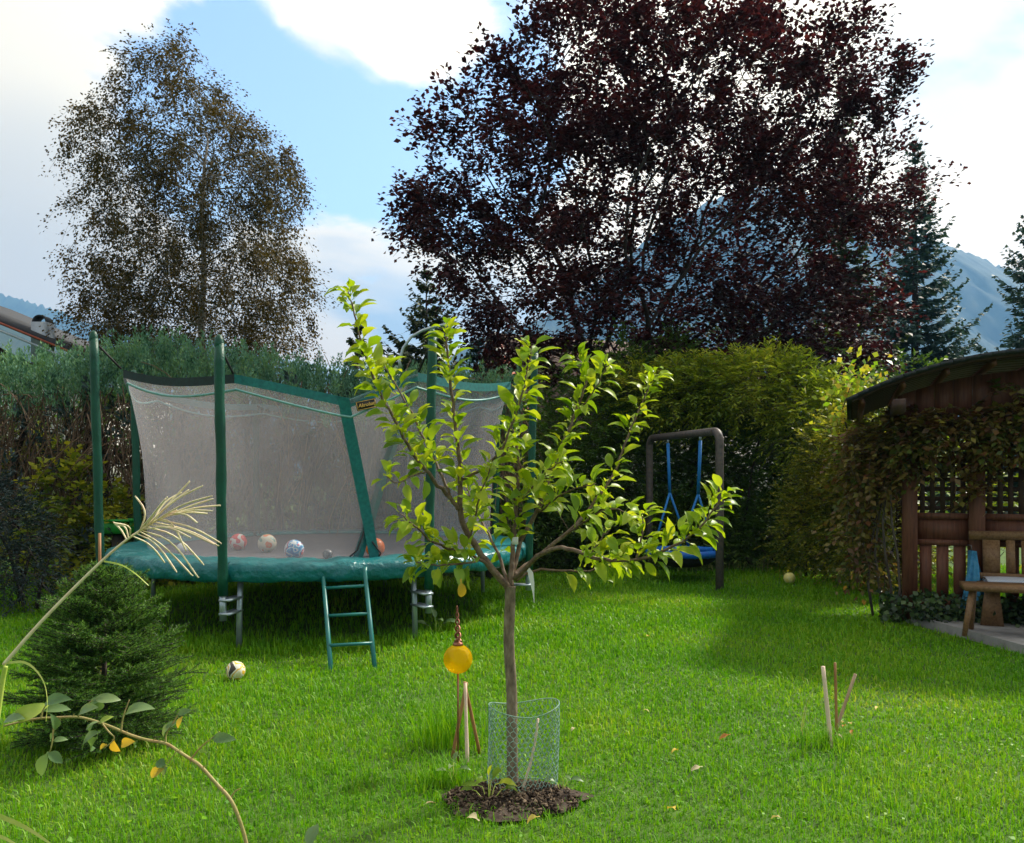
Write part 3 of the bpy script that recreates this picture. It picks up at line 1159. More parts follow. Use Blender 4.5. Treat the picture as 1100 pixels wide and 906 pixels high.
def hedge_top(px):
    return np.interp(px, [-200, 0, 60, 130, 170, 215, 260, 330, 400, 470, 540, 600], [362, 366, 372, 362, 350, 362, 368, 380, 388, 392, 392, 400])


def juniper_hedge():
    Yh = 12.3
    h = thing('juniper_hedge', 'tall blue green juniper hedge, bare and twiggy below, behind the trampoline', 'hedge', (-4.3, Yh, 0))
    # green top
    n = 2100
    px = rng.uniform(-150, 560, n)
    yy = Yh + rng.normal(size=n) * .42
    ztop = HC + (HY - hedge_top(px)) / F * Yh
    u = rng.uniform(0, 1, n) ** 1.3
    z = ztop - .36 - u * .62 - np.abs(yy - Yh) * .25
    C = np.stack([(px - CX) / F * Yh, yy - .25 * u, z], 1)
    D = np.stack([rng.normal(size=n) * .16, rng.normal(size=n) * .16 - .22 * u, np.ones(n)], 1)
    V, Q = plumes(C, D, 46, rng.uniform(.22, .50, n), .062, .052, .018)
    put('foliage', mesh_raw('foliage', V, [Q]), M['juniper'], h, kind='stuff')
    # scattered green lower down
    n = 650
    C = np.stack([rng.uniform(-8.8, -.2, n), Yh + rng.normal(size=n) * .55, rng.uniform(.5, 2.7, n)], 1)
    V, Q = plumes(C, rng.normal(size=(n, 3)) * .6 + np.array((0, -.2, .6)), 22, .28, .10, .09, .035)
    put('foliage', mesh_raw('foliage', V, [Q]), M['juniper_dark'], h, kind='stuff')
    # stems, each its own part
    for i, x in enumerate(np.arange(-9.0, .2, .62)):
        s = MB()
        x = x + random.uniform(-.15, .15)
        y = Yh + random.uniform(-.35, .3)
        P = [np.array((x + .12 * math.sin(i + k) * k / 3, y + .08 * math.cos(2 * i + k), k * .55 - .05)) for k in range(6)]
        s.tube(P, np.linspace(.065, .03, 6), 6)
        put('stem', s, M['bark_dark'], h, smooth=True)
    # dead twigs
    n = 2600
    B = np.stack([rng.uniform(-9, .1, n), Yh - .15 + rng.normal(size=n) * .35, rng.uniform(1.5, 2.85, n)], 1)
    D = rng.normal(size=(n, 3)) * np.array((.30, .35, .35)) + np.array((0, -.10, -.55))
    tw = MB()
    twig_paths(tw, B, D, rng.uniform(.3, 1.1, n), .010, .6, 3, 5)
    put('twigs', tw, M['twig_brown'], h, kind='stuff')


juniper_hedge()


def shrub(name, label, lumps, n_spray, per, length, L, W, mat, stems, fan=.9, droop=.35, tip=.5, cat='shrub', inner=None, base_y=None, stem_r=.025):
    """leafy shrub: arching leafy twigs over a set of ellipsoid lumps (centre, radii)"""
    c0 = np.array(lumps[0][0])
    t = thing(name, label, cat, (c0[0], c0[1], 0))
    wts = np.array([r[0] * r[2] for _, r in lumps])
    cnt = (wts / wts.sum() * n_spray).astype(int)
    Vs, Qs, nV = [], [], 0
    tw = MB()
    for (c, r), k in zip(lumps, cnt):
        d = rnd_dirs(k)
        d[:, 1] = -np.abs(d[:, 1]) * np.where(rng.uniform(size=k) < .78, 1, -1)
        d[:, 2] = np.where(d[:, 2] < -.96, -d[:, 2], d[:, 2])
        rr = rng.uniform(.45, 1.0, k) ** .5
        P = np.array(c) + d * np.array(r) * rr[:, None] * (1 + .12 * np.sin(d[:, :1] * 9 + d[:, 2:] * 7))
        P[:, 2] = np.maximum(P[:, 2], .08)
        dirs = d * .9 + rng.normal(size=(k, 3)) * .45 + np.array((0, 0, .35))
        ln = rng.uniform(.6, 1.25, k) * length
        V, Q = spray_cloud(P, dirs, ln, per, L, W, droop, tip, fan)
        V[:, 2] = np.maximum(V[:, 2], .02)
        Vs.append(V)
        Qs.append(Q + nV)
        nV += len(V)
        q = slice(0, k // 3)
        twig_paths(tw, P[q] - unit(dirs[q]) * .1, dirs[q], ln[q] + .1, .006, tip, 3, 4)
    put('foliage', mesh_raw('foliage', np.vstack(Vs), [np.vstack(Qs)]), mat, t, kind='stuff')
    put('twigs', tw, M['twig_grey'], t, kind='stuff')
    for i in range(stems):
        c, r = lumps[i % len(lumps)]
        s = MB()
        x0, y0 = c[0] + random.uniform(-.5, .5) * r[0], c[1] + random.uniform(-.3, .4) * r[1]
        top = np.array((c[0] + random.uniform(-.8, .8) * r[0], c[1] + random.uniform(-.4, .6) * r[1], c[2] + random.uniform(.1, .6) * r[2]))
        P = [np.array((x0, y0, -.05)), np.array((x0, y0, 0)) * .6 + top * .4 * np.array((1, 1, 1.3)), top]
        s.tube(P, [stem_r, stem_r * .7, stem_r * .3], 5)
        put('stem', s, M['bark_dark'], t, smooth=True)
    return t


def lump(px, py, Y, rx, ry, rz):
    return (at(px, py, Y), np.array((rx, ry, rz)))


shrub('leafy_shrub', 'broad dark green shrub with narrow leaves filling the space behind the swing',
      [lump(640, 500, 14.6, 1.0, .8, 1.6), lump(715, 480, 14.8, 1.2, .8, 1.75), lump(790, 520, 14.6, 1.15, .8, 1.5), lump(600, 540, 14.2, .7, .6, 1.1), lump(850, 540, 14.5, .8, .7, 1.3),
       lump(620, 580, 13.9, .9, .5, .7), lump(720, 585, 14.0, 1.2, .5, .7), lump(830, 585, 13.8, 1.2, .5, .7)],
      7000, 9, .42, .105, .034, M['shrub_green'], 12)
shrub('golden_shrub', 'arching yellow green shrub bulging forward over a dark hollow near the swing',
      [lump(745, 425, 14.2, .95, .6, .45), lump(820, 420, 13.9, 1.1, .7, .5), lump(875, 450, 13.4, .7, .6, .55), lump(690, 425, 14.4, .6, .5, .4)],
      1900, 10, .46, .105, .034, M['shrub_gold'], 7)
shrub('golden_shrub', 'low pale golden small leaved bush between the dark hollow and the arched shelter',
      [lump(905, 505, 12.2, .62, .55, .75), lump(925, 560, 11.8, .55, .5, .75), lump(880, 560, 12.4, .6, .5, .7), lump(940, 470, 11.6, .4, .4, .6), lump(955, 590, 11.0, .45, .4, .5)],
      2900, 10, .34, .062, .030, M['shrub_pale'], 9, fan=1.0)
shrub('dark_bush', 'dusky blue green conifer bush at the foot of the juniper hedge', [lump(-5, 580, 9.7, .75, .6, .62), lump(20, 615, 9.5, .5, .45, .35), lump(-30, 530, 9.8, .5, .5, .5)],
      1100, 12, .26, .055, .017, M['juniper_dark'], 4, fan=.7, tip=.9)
shrub('yellow_shrub', 'sunlit yellow green bush growing under the bare twigs of the juniper hedge',
      [lump(75, 560, 11.4, .55, .3, .75), lump(125, 580, 11.6, .5, .3, .6), lump(40, 530, 12.8, .5, .4, .9), lump(160, 600, 11.9, .7, .3, .4)],
      560, 8, .40, .10, .075, M['yellow_shrub'], 5)
shrub('laurel_bush', 'deep green leafy bush crouching in shade behind the trampoline',
      [lump(230, 560, 13.4, 2.0, .5, 1.0), lump(360, 540, 13.6, 2.0, .5, 1.1), lump(490, 520, 13.6, 1.5, .5, 1.2), lump(560, 520, 13.8, .8, .5, 1.2), lump(150, 590, 13.2, 1.2, .4, .6), lump(300, 600, 13.0, 1.8, .4, .5), lump(450, 600, 13.0, 1.6, .4, .5)],
      2600, 8, .40, .11, .055, M['shrub_green'], 6)


def backdrop_trees():
    # greenery of the neighbouring plot, seen only through gaps
    shrub('neighbour_bush', 'dull green bushes of the next plot glimpsed through the juniper twigs',
          [lump(-20, 515, 17, 2.0, 1, 1.6), lump(120, 515, 17, 2.0, 1, 1.5), lump(260, 515, 17.5, 2.2, 1, 1.5)],
          1100, 8, .6, .15, .10, M['shrub_green'], 4)
    shrub('neighbour_bush', 'shadowy mixed bushes behind the purple tree and the shrubs',
          [lump(640, 440, 21, 2.6, 1, 1.6), lump(780, 430, 21, 2.6, 1, 1.9), lump(640, 500, 17, 1.6, .8, 1.6), lump(740, 500, 16.6, 1.8, .8, 1.7), lump(850, 500, 16.4, 1.8, .8, 1.7), lump(930, 520, 15.5, 1.2, .8, 1.5), lump(870, 440, 20, 2.0, 1, 1.6), lump(960, 450, 19, 1.4, 1, 1.2)],
          3000, 8, .6, .14, .08, M['shrub_green'], 4)


backdrop_trees()
shrub('golden_shrub', 'yellow green bush behind the shelter lattice', [((5.7, 12.4, 1.1), (1.4, .5, 1.1)), ((7.6, 11.8, 1.1), (1.4, .5, 1.1))], 700, 8, .4, .09, .05, M['shrub_gold'], 4)


# bright climber beside the shelter roof, slim climber in front of the purple tree
def climber(name, label, path, n, L, W, mat, spread):
    P = np.array([at(*p) for p in path])
    t = thing(name, label, 'plant', (P[0][0], P[0][1], 0))
    s = MB()
    P2 = np.vstack([[P[0][0], P[0][1], -.03], P])
    s.tube(P2, np.linspace(.014, .005, len(P2)), 5)
    put('stem', s, M['twig_grey'], t, smooth=True)
    k = rng.uniform(0, len(P) - 1.01, n)
    i = k.astype(int)
    C = P[i] + (P[i + 1] - P[i]) * (k - i)[:, None] + rng.normal(size=(n, 3)) * spread
    V, Q = quads(C, rnd_dirs(n) + (0, -.2, -.4), rng.normal(size=(n, 3)) + (0, -.8, .6), L * rng.uniform(.6, 1.2, n), W * rng.uniform(.6, 1.2, n))
    put('foliage', mesh_raw('foliage', V, [Q]), mat, t, kind='stuff')


climber('lime_climber', 'bright lime green climber reaching up beside the arched roof edge',
        [(912, 470, 11.2), (905, 440, 11.2), (915, 412, 11.2), (926, 398, 11.2)], 330, .10, .08, M['lime'], np.array((.16, .14, .16)))
climber('slim_climber', 'slim green climber rising in front of the purple tree trunk',
        [(676, 420, 15.5), (672, 390, 15.5), (670, 365, 15.5), (668, 345, 15.5)], 130, .11, .07, M['shrub_green'], np.array((.09, .09, .12)))


# ------------------------------------------------------------------ trampoline (local frame: origin on the ground under its centre, -y towards the viewer)
TA = math.atan2(.2273, .9738)
TC = np.array((-2.13, 9.59, 0.0))
TR = np.array([[math.cos(TA), -math.sin(TA), 0], [math.sin(TA), math.cos(TA), 0], [0, 0, 1]])
MATZ = .745


def trampoline():
    t = thing('trampoline', 'round garden trampoline with teal pad, green posts and grey safety net', 'trampoline', TC, TA)
    kw = dict(local=True)
    ang = np.radians([-112.5, -67.5, -22.5, 22.5, 67.5, 112.5, 157.5, -157.5])
    ztop = [2.68, 2.80, 2.88, 2.72, 2.7, 2.7, 2.72, 2.88]
    zatt = np.array([2.44, 2.50, 2.57, 2.55, 2.5, 2.5, 2.55, 2.59])

    def pol(r, a, z):
        return np.array((r * math.cos(a), r * math.sin(a), z))
    # jumping mat and frame
    m = MB()
    rr = np.linspace(0, 1.9, 8)
    aa = np.linspace(0, 2 * math.pi, 65)
    G = np.stack([rr[:, None] * np.cos(aa), rr[:, None] * np.sin(aa), np.repeat((MATZ - .02 * (1 - (rr / 1.9) ** 2))[:, None], 65, 1)], -1)
    m.grid(G)
    put('jumping_mat', m, M['mat'], t, smooth=True, **kw)
    fr = MB()
    fr.tube(np.stack([2.12 * np.cos(aa), 2.12 * np.sin(aa), np.full(65, MATZ - .06)], 1), .027, 8, False)
    put('frame_ring', fr, M['galv'], t, smooth=True, **kw)
    # padded edge: eight stitched lengths
    r_ = np.random.default_rng(4)
    for k in range(8):
        a0, a1 = ang[k], ang[k] + math.pi / 4
        A = np.linspace(a0 + .002, a1 - .002, 40)
        prof = [(1.80, .010), (1.85, .034), (1.97, .044), (2.10, .042), (2.22, .034), (2.27, .008), (2.285, -.04), (2.28, -.09), (2.27, -.135), (2.24, -.14)]
        G = np.zeros((len(prof), len(A), 3))
        w = np.convolve(r_.normal(size=60), np.ones(4) / 4, 'same')[:40]
        w2 = np.convolve(r_.normal(size=60), np.ones(3) / 3, 'same')[:40]
        for i, (r, z) in enumerate(prof):
            q = i / (len(prof) - 1)
            rad = r + .016 * w * (q > .4) + .012 * w2 * (q > .6)
            G[i, :, 0] = rad * np.cos(A)
            G[i, :, 1] = rad * np.sin(A)
            G[i, :, 2] = MATZ + z + .010 * w2 * (0 < i < 7) + .015 * w * (q > .85) + .004 * np.sin(A * 60) * (i == 1)
        p = MB()
        p.grid(G)
        put('safety_pad', p, M['pad'], t, smooth=True, **kw)
    # legs, clamps, posts, straps
    for k in range(8):
        a = ang[k]
        leg = MB()
        off = .055 if k in (0,) else (-.04 if k == 1 else 0.0)
        al = a + off / 2.2
        leg.tube([pol(2.16, al, -.03), pol(2.15, al, .35), pol(2.12, al, MATZ - .06)], .026, 8)
        lo = put('leg', leg, M['galv'], t, smooth=True, **kw)
        po = MB()
        low, high = pol(2.345, a, .50), pol(2.41, a, ztop[k])
        s = np.linspace(0, 1, 14)[:, None]
        P = low + (high - low) * s
        P[:, 0] += .003 * np.sin(np.arange(14) * 1.1 + k)
        po.tube(P, .043 + .003 * np.sin(np.arange(14) * 2.3 + k), 12)
        pm = put('post', po, M['post_green'], t, smooth=True, **kw)
        cp = MB()
        cp.ball(high, .042, 12, 9, (1, 1, 1.9))
        put('post_cap', cp, M['post_green'], pm, smooth=True, **kw)
        lowtube = MB()
        lowtube.tube([pol(2.34, a, .28), pol(2.345, a, .52)], .030, 10)
        put('post_foot', lowtube, M['galv'], pm, smooth=True, **kw)
        for zc in (.34, .46):
            c = MB()
            c.bar(pol(2.12, (a + al) / 2, zc), pol(2.38, (a + al) / 2, zc), .10, .018)
            put('clamp', c, M['galv'], lo, **kw)
        st = MB()
        st.tube([pol(2.41, a, ztop[k] - .02), pol(2.16, a, zatt[k] + .01)], .011, 6)
        put('strap', st, M['strap'], t, **kw)

    # net: curtain from the straps down to the mat's edge
    def top_r(a):
        d = (a - ang[0]) % (math.pi / 4)
        return 2.13 - .10 * math.sin(math.pi * d / (math.pi / 4))

    def top_z(a):
        u = ((a - ang[0]) / (math.pi / 4)) % 8
        k = int(u) % 8
        f = u - int(u)
        z = zatt[k] * (1 - f) + zatt[(k + 1) % 8] * f
        if k == 0:
            q = .62
            sag = (f / q if f < q else (1 - f) / (1 - q)) * .24
        else:
            sag = .06 * math.sin(math.pi * f)
        return z - sag

    def netpt(a, s, dr=0.0):
        zb = MATZ + .02
        zt = top_z(a)
        z = zb + (zt - zb) * s
        r = 1.875 + (top_r(a) - 1.875) * s ** 2.2 + dr + .008 * math.sin(a * 23 + s * 5) * math.sin(math.pi * s)
        return pol(r, a, z)

    def ang_at(x, s):
        r = 1.875 + (2.05 - 1.875) * s ** 2.2
        return -math.acos(max(-1, min(1, x / r)))

    def panel(fa, fb, dr, n=22, mm=18):
        G = np.zeros((mm, n, 3))
        for i in range(mm):
            s = i / (mm - 1)
            a, b = fa(s), fb(s)
            for j in range(n):
                G[i, j] = netpt(a + (b - a) * j / (n - 1), s, dr)
        p = MB()
        p.grid(G)
        return put('net_panel', p, M['net'], t, smooth=True, **kw)
    for k in range(1, 8):
        panel(lambda s, k=k: ang[k], lambda s, k=k: ang[k] + math.pi / 4, 0)
    left_edge = lambda s: ang_at(.27 + (.78 - .27) * s, s)
    right_edge = lambda s: ang_at(.42 + (.13 - .42) * s, s)
    pl_ = panel(lambda s: ang[0], left_edge, 0.0)
    pr_ = panel(right_edge, lambda s: ang[1], .022)

    def ribbon(f, dr, width, parent, mat, s0=0.0, s1=1.0):
        n = 24
        G = np.zeros((n, 2, 3))
        for i in range(n):
            s = s0 + (s1 - s0) * i / (n - 1)
            a = f(s)
            G[i, 0] = netpt(a - width / 4, s, dr)
            G[i, 1] = netpt(a + width / 4, s, dr)
        p = MB()
        p.grid(G)
        put('edge_tape', p, mat, parent, smooth=True, **kw)
    ribbon(right_edge, .034, .105, pr_, M['band'])
    ribbon(left_edge, -.006, .105, pl_, M['band'])
    # top tape per bay and the pale cord below it
    for k in range(8):
        A = np.linspace(ang[k], ang[k] + math.pi / 4, 17)
        G = np.zeros((2, 17, 3))
        cord = []
        for j, a in enumerate(A):
            zt = top_z(a)
            for i, dz in enumerate((-.075, .006)):
                G[i, j] = pol(top_r(a) + .012, a, zt + dz)
            dip = .13 + .04 * math.sin(math.pi * j / 16)
            s = 1 - dip / (zt - MATZ)
            cord.append(netpt(a, s, .012 if k else .03))
        p = MB()
        p.grid(G)
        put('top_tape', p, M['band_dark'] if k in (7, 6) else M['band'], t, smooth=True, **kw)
        c = MB()
        c.tube(cord, .012, 6, False)
        put('cord', c, M['sleeve_line'], t, smooth=True, **kw)
    # loose closing cords of the doorway
    c = MB()
    c.tube([netpt(right_edge(.10), .10, .05), netpt(right_edge(.03) + .03, .03, .06), netpt(right_edge(0) + .01, 0.0, .07)], .008, 6)
    put('door_cord', c, M['strap'], t, smooth=True, **kw)
    c = MB()
    c.tube([netpt(left_edge(.2) - .01, .2, .0), netpt(left_edge(.05) - .02, .05, .03), netpt(left_edge(0) - .06, 0.0, .06)], .008, 6)
    put('door_cord', c, M['strap'], t, smooth=True, **kw)
    # badge
    a = ang_at(.33, .93)
    c0 = netpt(a, .93, .05)
    ux = np.array((-math.sin(a), math.cos(a), .24))
    ux = unit(ux)
    nz = np.array((math.cos(a), math.sin(a), 0))
    uy = np.cross(nz, ux)
    R = np.stack([ux, uy, nz], 1)
    b = MB()
    b.box(c0, (.185, .085, .008), R)
    bo = put('badge', b, M['black'], t, label='black badge with gold lettering on the net', **kw)
    f = MB()
    for sx, sy, w, h in ((0, .036, .176, .005), (0, -.036, .176, .005), (-.087, 0, .005, .077), (.087, 0, .005, .077)):
        f.box(c0 + ux * sx + uy * sy + nz * .005, (w, h, .004), R)
    put('badge_rim', f, M['gold'], bo, **kw)
    cu = bpy.data.curves.new('badge_lettering', 'FONT')
    cu.body = 'Akrobat'
    cu.size = .046
    cu.align_x = 'CENTER'
    cu.align_y = 'CENTER'
    cu.extrude = .001
    cu.shear = .25
    cu.offset = .0012
    cu.materials.append(M['gold'])
    to = bpy.data.objects.new('badge_lettering', cu)
    COL.objects.link(to)
    me_t = bpy.data.meshes.new_from_object(to)
    bpy.data.objects.remove(to)
    to = bpy.data.objects.new('badge_lettering', me_t)
    COL.objects.link(to)
    to.parent = bo
    mt = Matrix.Identity(4)
    for i in range(3):
        for j in range(3):
            mt[i][j] = R[i][j]
        mt[i][3] = (c0 + nz * .007)[i]
    to.matrix_local = mt
    # bent spare rod hooked over the front right post
    inv = TR.T
    pts = [(430, 398), (429, 388), (433, 374), (442, 362), (454, 355), (468, 351), (482, 348), (490, 345)]
    P = np.array([(at(x, y, 7.75) - TC) @ inv.T for x, y in pts])
    r = MB()
    r.tube(P, .013, 8)
    put('bent_rod', r, M['galv'], t, smooth=True, **kw)


trampoline()


def ladder():
    tl, bl = at(347, 618, 7.42), gnd(356, 722)
    tr_, br_ = at(392, 615, 7.34), gnd(403, 719)
    o = thing('ladder', 'short green metal ladder leaning against the teal trampoline pad', 'ladder', (bl + br_) / 2)
    for a, b in ((tl, bl), (tr_, br_)):
        m = MB()
        m.tube([a + (0, .02, .04), a, (a + b) / 2, b - (0, 0, .03)], .019, 10)
        put('rail', m, M['ladder'], o, smooth=True)
    for f in (.15, .45, .75):
        m = MB()
        m.tube([tl + (bl - tl) * f, tr_ + (br_ - tr_) * f], .014, 8)
        put('rung', m, M['ladder'], o, smooth=True)


ladder()


def toy_ball(name, label, cxy, rpx, Y, mat, zbase, sc=(1, 1, 1), group=None):
    r = rpx / F * Y
    X = (cxy - CX) / F * Y
    m = MB()
    m.ball((0, 0, 0), r, 28, 18, sc)
    me = m.mesh(name, True)
    me.materials.append(mat)
    o = bpy.data.objects.new(name, me)
    COL.objects.link(o)
    o.location = (X, Y, zbase + r * sc[2] - .004)
    o.rotation_euler = (random.uniform(0, 3), random.uniform(0, 3), random.uniform(0, 3)) if sc == (1, 1, 1) else (0, 0, .5)
    o['label'] = label
    o['category'] = 'ball'
    if group:
        o['group'] = group


TM = MATZ - .014
toy_ball('toy_ball', 'red and white ball on the trampoline mat beside the front post', 256, 9, 9.1, mat_patches('red_white_ball', [(.55, .03, .03), (.62, .06, .05), (.65, .6, .56), (.6, .05, .06)], 6), TM)
toy_ball('toy_ball', 'cream ball with orange and green patches on the trampoline mat', 287, 9.8, 8.85, mat_patches('cream_ball', [(.18, .30, .26), (.60, .54, .40), (.62, .58, .46), (.70, .18, .06), (.55, .42, .2)], 7), TM)
toy_ball('toy_ball', 'blue ball with white and red print on the trampoline mat', 316, 10.5, 8.15, mat_patches('blue_ball', [(.02, .16, .42), (.06, .35, .62), (.65, .68, .7), (.04, .26, .55), (.55, .06, .05), (.6, .62, .65)], 14), TM)
toy_ball('toy_ball', 'plain orange ball on the trampoline mat by the net doorway', 403, 10.3, 8.35, mat_patches('orange_ball', [(.80, .16, .01), (.84, .19, .012)], 3), TM)
toy_ball('toy_ball', 'small white ball on the trampoline mat behind the grass plume', 196, 6, 8.7, mat_patches('white_ball', [(.6, .6, .62), (.68, .68, .7)], 3), TM)
toy_ball('toy_ball', 'small dark grey ball lying near the trampoline net doorway', 352, 5.6, 8.1, mat_patches('grey_ball', [(.03, .03, .035), (.10, .10, .11), (.2, .2, .21)], 20), TM)
toy_ball('toy_ball', 'white ball with yellow and dark prints on the lawn before the trampoline', 253, 10.3, 6.28, mat_patches('print_ball', [(.03, .025, .02), (.66, .60, .34), (.74, .70, .56), (.70, .42, .04), (.74, .70, .58), (.05, .04, .03)], 11), .012)
toy_ball('toy_ball', 'pale yellow ball with dark spot on the lawn right of the swing', 848, 6.2, 11.8, mat_patches('yellow_ball', [(.05, .05, .02), (.66, .58, .16), (.72, .66, .26), (.68, .6, .2)], 7), .015)


def green_crate():
    o = thing('plastic_crate', 'bright green plastic crate on a post behind the trampoline', 'crate', at(127, 600, 11.2) * (1, 1, 0))
    c = at(127, 566, 11.2)
    m = MB()
    for dx, dy, sx, sy in ((-.2, 0, .02, .3), (.2, 0, .02, .3), (0, -.14, .42, .02), (0, .14, .42, .02)):
        m.box(c + (dx, dy, 0), (sx, sy, .2))
    m.box(c + (0, 0, -.09), (.42, .3, .02))
    put('box', m, M['crate'], o)
    r = MB()
    for dx, dy, sx, sy in ((-.215, 0, .03, .35), (.215, 0, .03, .35), (0, -.165, .46, .03), (0, .165, .46, .03)):
        r.box(c + (dx, dy, .09), (sx, sy, .03))
    put('rim', r, M['crate'], o)
    p = MB()
    p.box((c[0], c[1], (c[2] - .1) / 2), (.12, .12, c[2] - .1))
    put('support', p, M['twig_grey'], o)


green_crate()


# ------------------------------------------------------------------ nest swing
def swing():
    R0, L0 = gnd(773, 635), np.array((2.2, 13.4, 0.0))
    H = 2.13
    o = thing('swing_frame', 'dark steel tube swing frame set in the lawn before the shrubs', 'swing frame', R0)
    rad = .055
    d = unit(L0 - R0)
    pr = MB()
    c = .14
    t = np.linspace(0, math.pi / 2, 7)
    arc = [R0 + d * (c - c * math.cos(a)) + np.array((0, 0, H - c + c * math.sin(a))) for a in t]
    pr.tube([R0 - (0, 0, .1), R0 + (0, 0, 1)] + arc, rad, 12)
    put('post', pr, M['frame_steel'], o, smooth=True)
    pl = MB()
    arc2 = [L0 - d * (c - c * math.cos(a)) + np.array((0, 0, H - c + c * math.sin(a))) for a in t]
    pl.tube([L0 - (0, 0, .1), L0 + (0, 0, 1)] + arc2, rad, 12)
    put('post', pl, M['frame_steel'], o, smooth=True)
    bm = MB()
    bm.tube([arc[-1], (arc[-1] + arc2[-1]) / 2, arc2[-1]], rad * .985, 12)
    put('beam', bm, M['frame_steel'], o, smooth=True)
    ln = np.linalg.norm(L0 - R0)
    hang = [R0 + d * ln * f + np.array((0, 0, H - rad)) for f in (.24, .70)]
    for h in hang:
        k = MB()
        k.tube([h + (0, 0, .02), h - (0, 0, .05)], .018, 6)
        put('hook', k, M['galv'], o, smooth=True)
    # seat
    C = (hang[0] + hang[1]) / 2
    C[2] = .42
    s = thing('nest_swing', 'round nest swing with blue ring and black basket hanging on blue ropes', 'swing', (C[0], C[1], 0))
    a = np.linspace(0, 2 * math.pi, 41)
    rr = .50
    r = MB()
    r.tube(np.stack([C[0] + rr * np.cos(a), C[1] + rr * np.sin(a), np.full(41, C[2])], 1), .052, 10, False)
    put('ring', r, M['swing_ring'], s, smooth=True)
    b = MB()
    q = np.linspace(0, 1, 8)
    G = np.stack([C[0] + (rr * np.cos(q * math.pi / 2))[:, None] * np.cos(a), C[1] + (rr * np.cos(q * math.pi / 2))[:, None] * np.sin(a),
                  C[2] - .02 - (.20 * np.sin(q * math.pi / 2))[:, None] * np.ones(41)], -1)
    b.grid(G)
    put('basket', b, M['net_black'], s, smooth=True)
    for i in range(16):
        w = MB()
        th = i * math.pi / 8 + .1
        w.tube([C + (rr * math.cos(th + e), rr * math.sin(th + e), 0) + 0.0 for e in (0, .03)], .058, 10)
        put('binding', w, M['rope'], s, smooth=True)
    for i, h in enumerate(hang):
        top = h - np.array((0, 0, .05))
        kn = C + (h - C) * np.array((.62, .62, 0)) + np.array((0, 0, .86))
        kn[:2] = C[:2] + (h[:2] - C[:2]) * .88
        ru = MB()
        ru.tube([top, (top + kn) / 2, kn], .024, 8)
        put('rope', ru, M['rope'], s, smooth=True)
        for sg in (-1, 1):
            th = math.atan2(h[1] - C[1], h[0] - C[0]) + sg * .62
            e = C + np.array((rr * math.cos(th), rr * math.sin(th), .02))
            rl = MB()
            rl.tube([kn, (kn + e) / 2, e], .017, 8)
            put('rope', rl, M['rope'], s, smooth=True)


swing()


# ------------------------------------------------------------------ arched garden shelter, slab, benches
SLAB = .08


SH0 = gnd(977, 668)
SHA = math.radians(-22)


def WL(x, y, z):
    c_, s_ = math.cos(SHA), math.sin(SHA)
    return np.array((SH0[0] + x * c_ - y * s_, SH0[1] + x * s_ + y * c_, z))


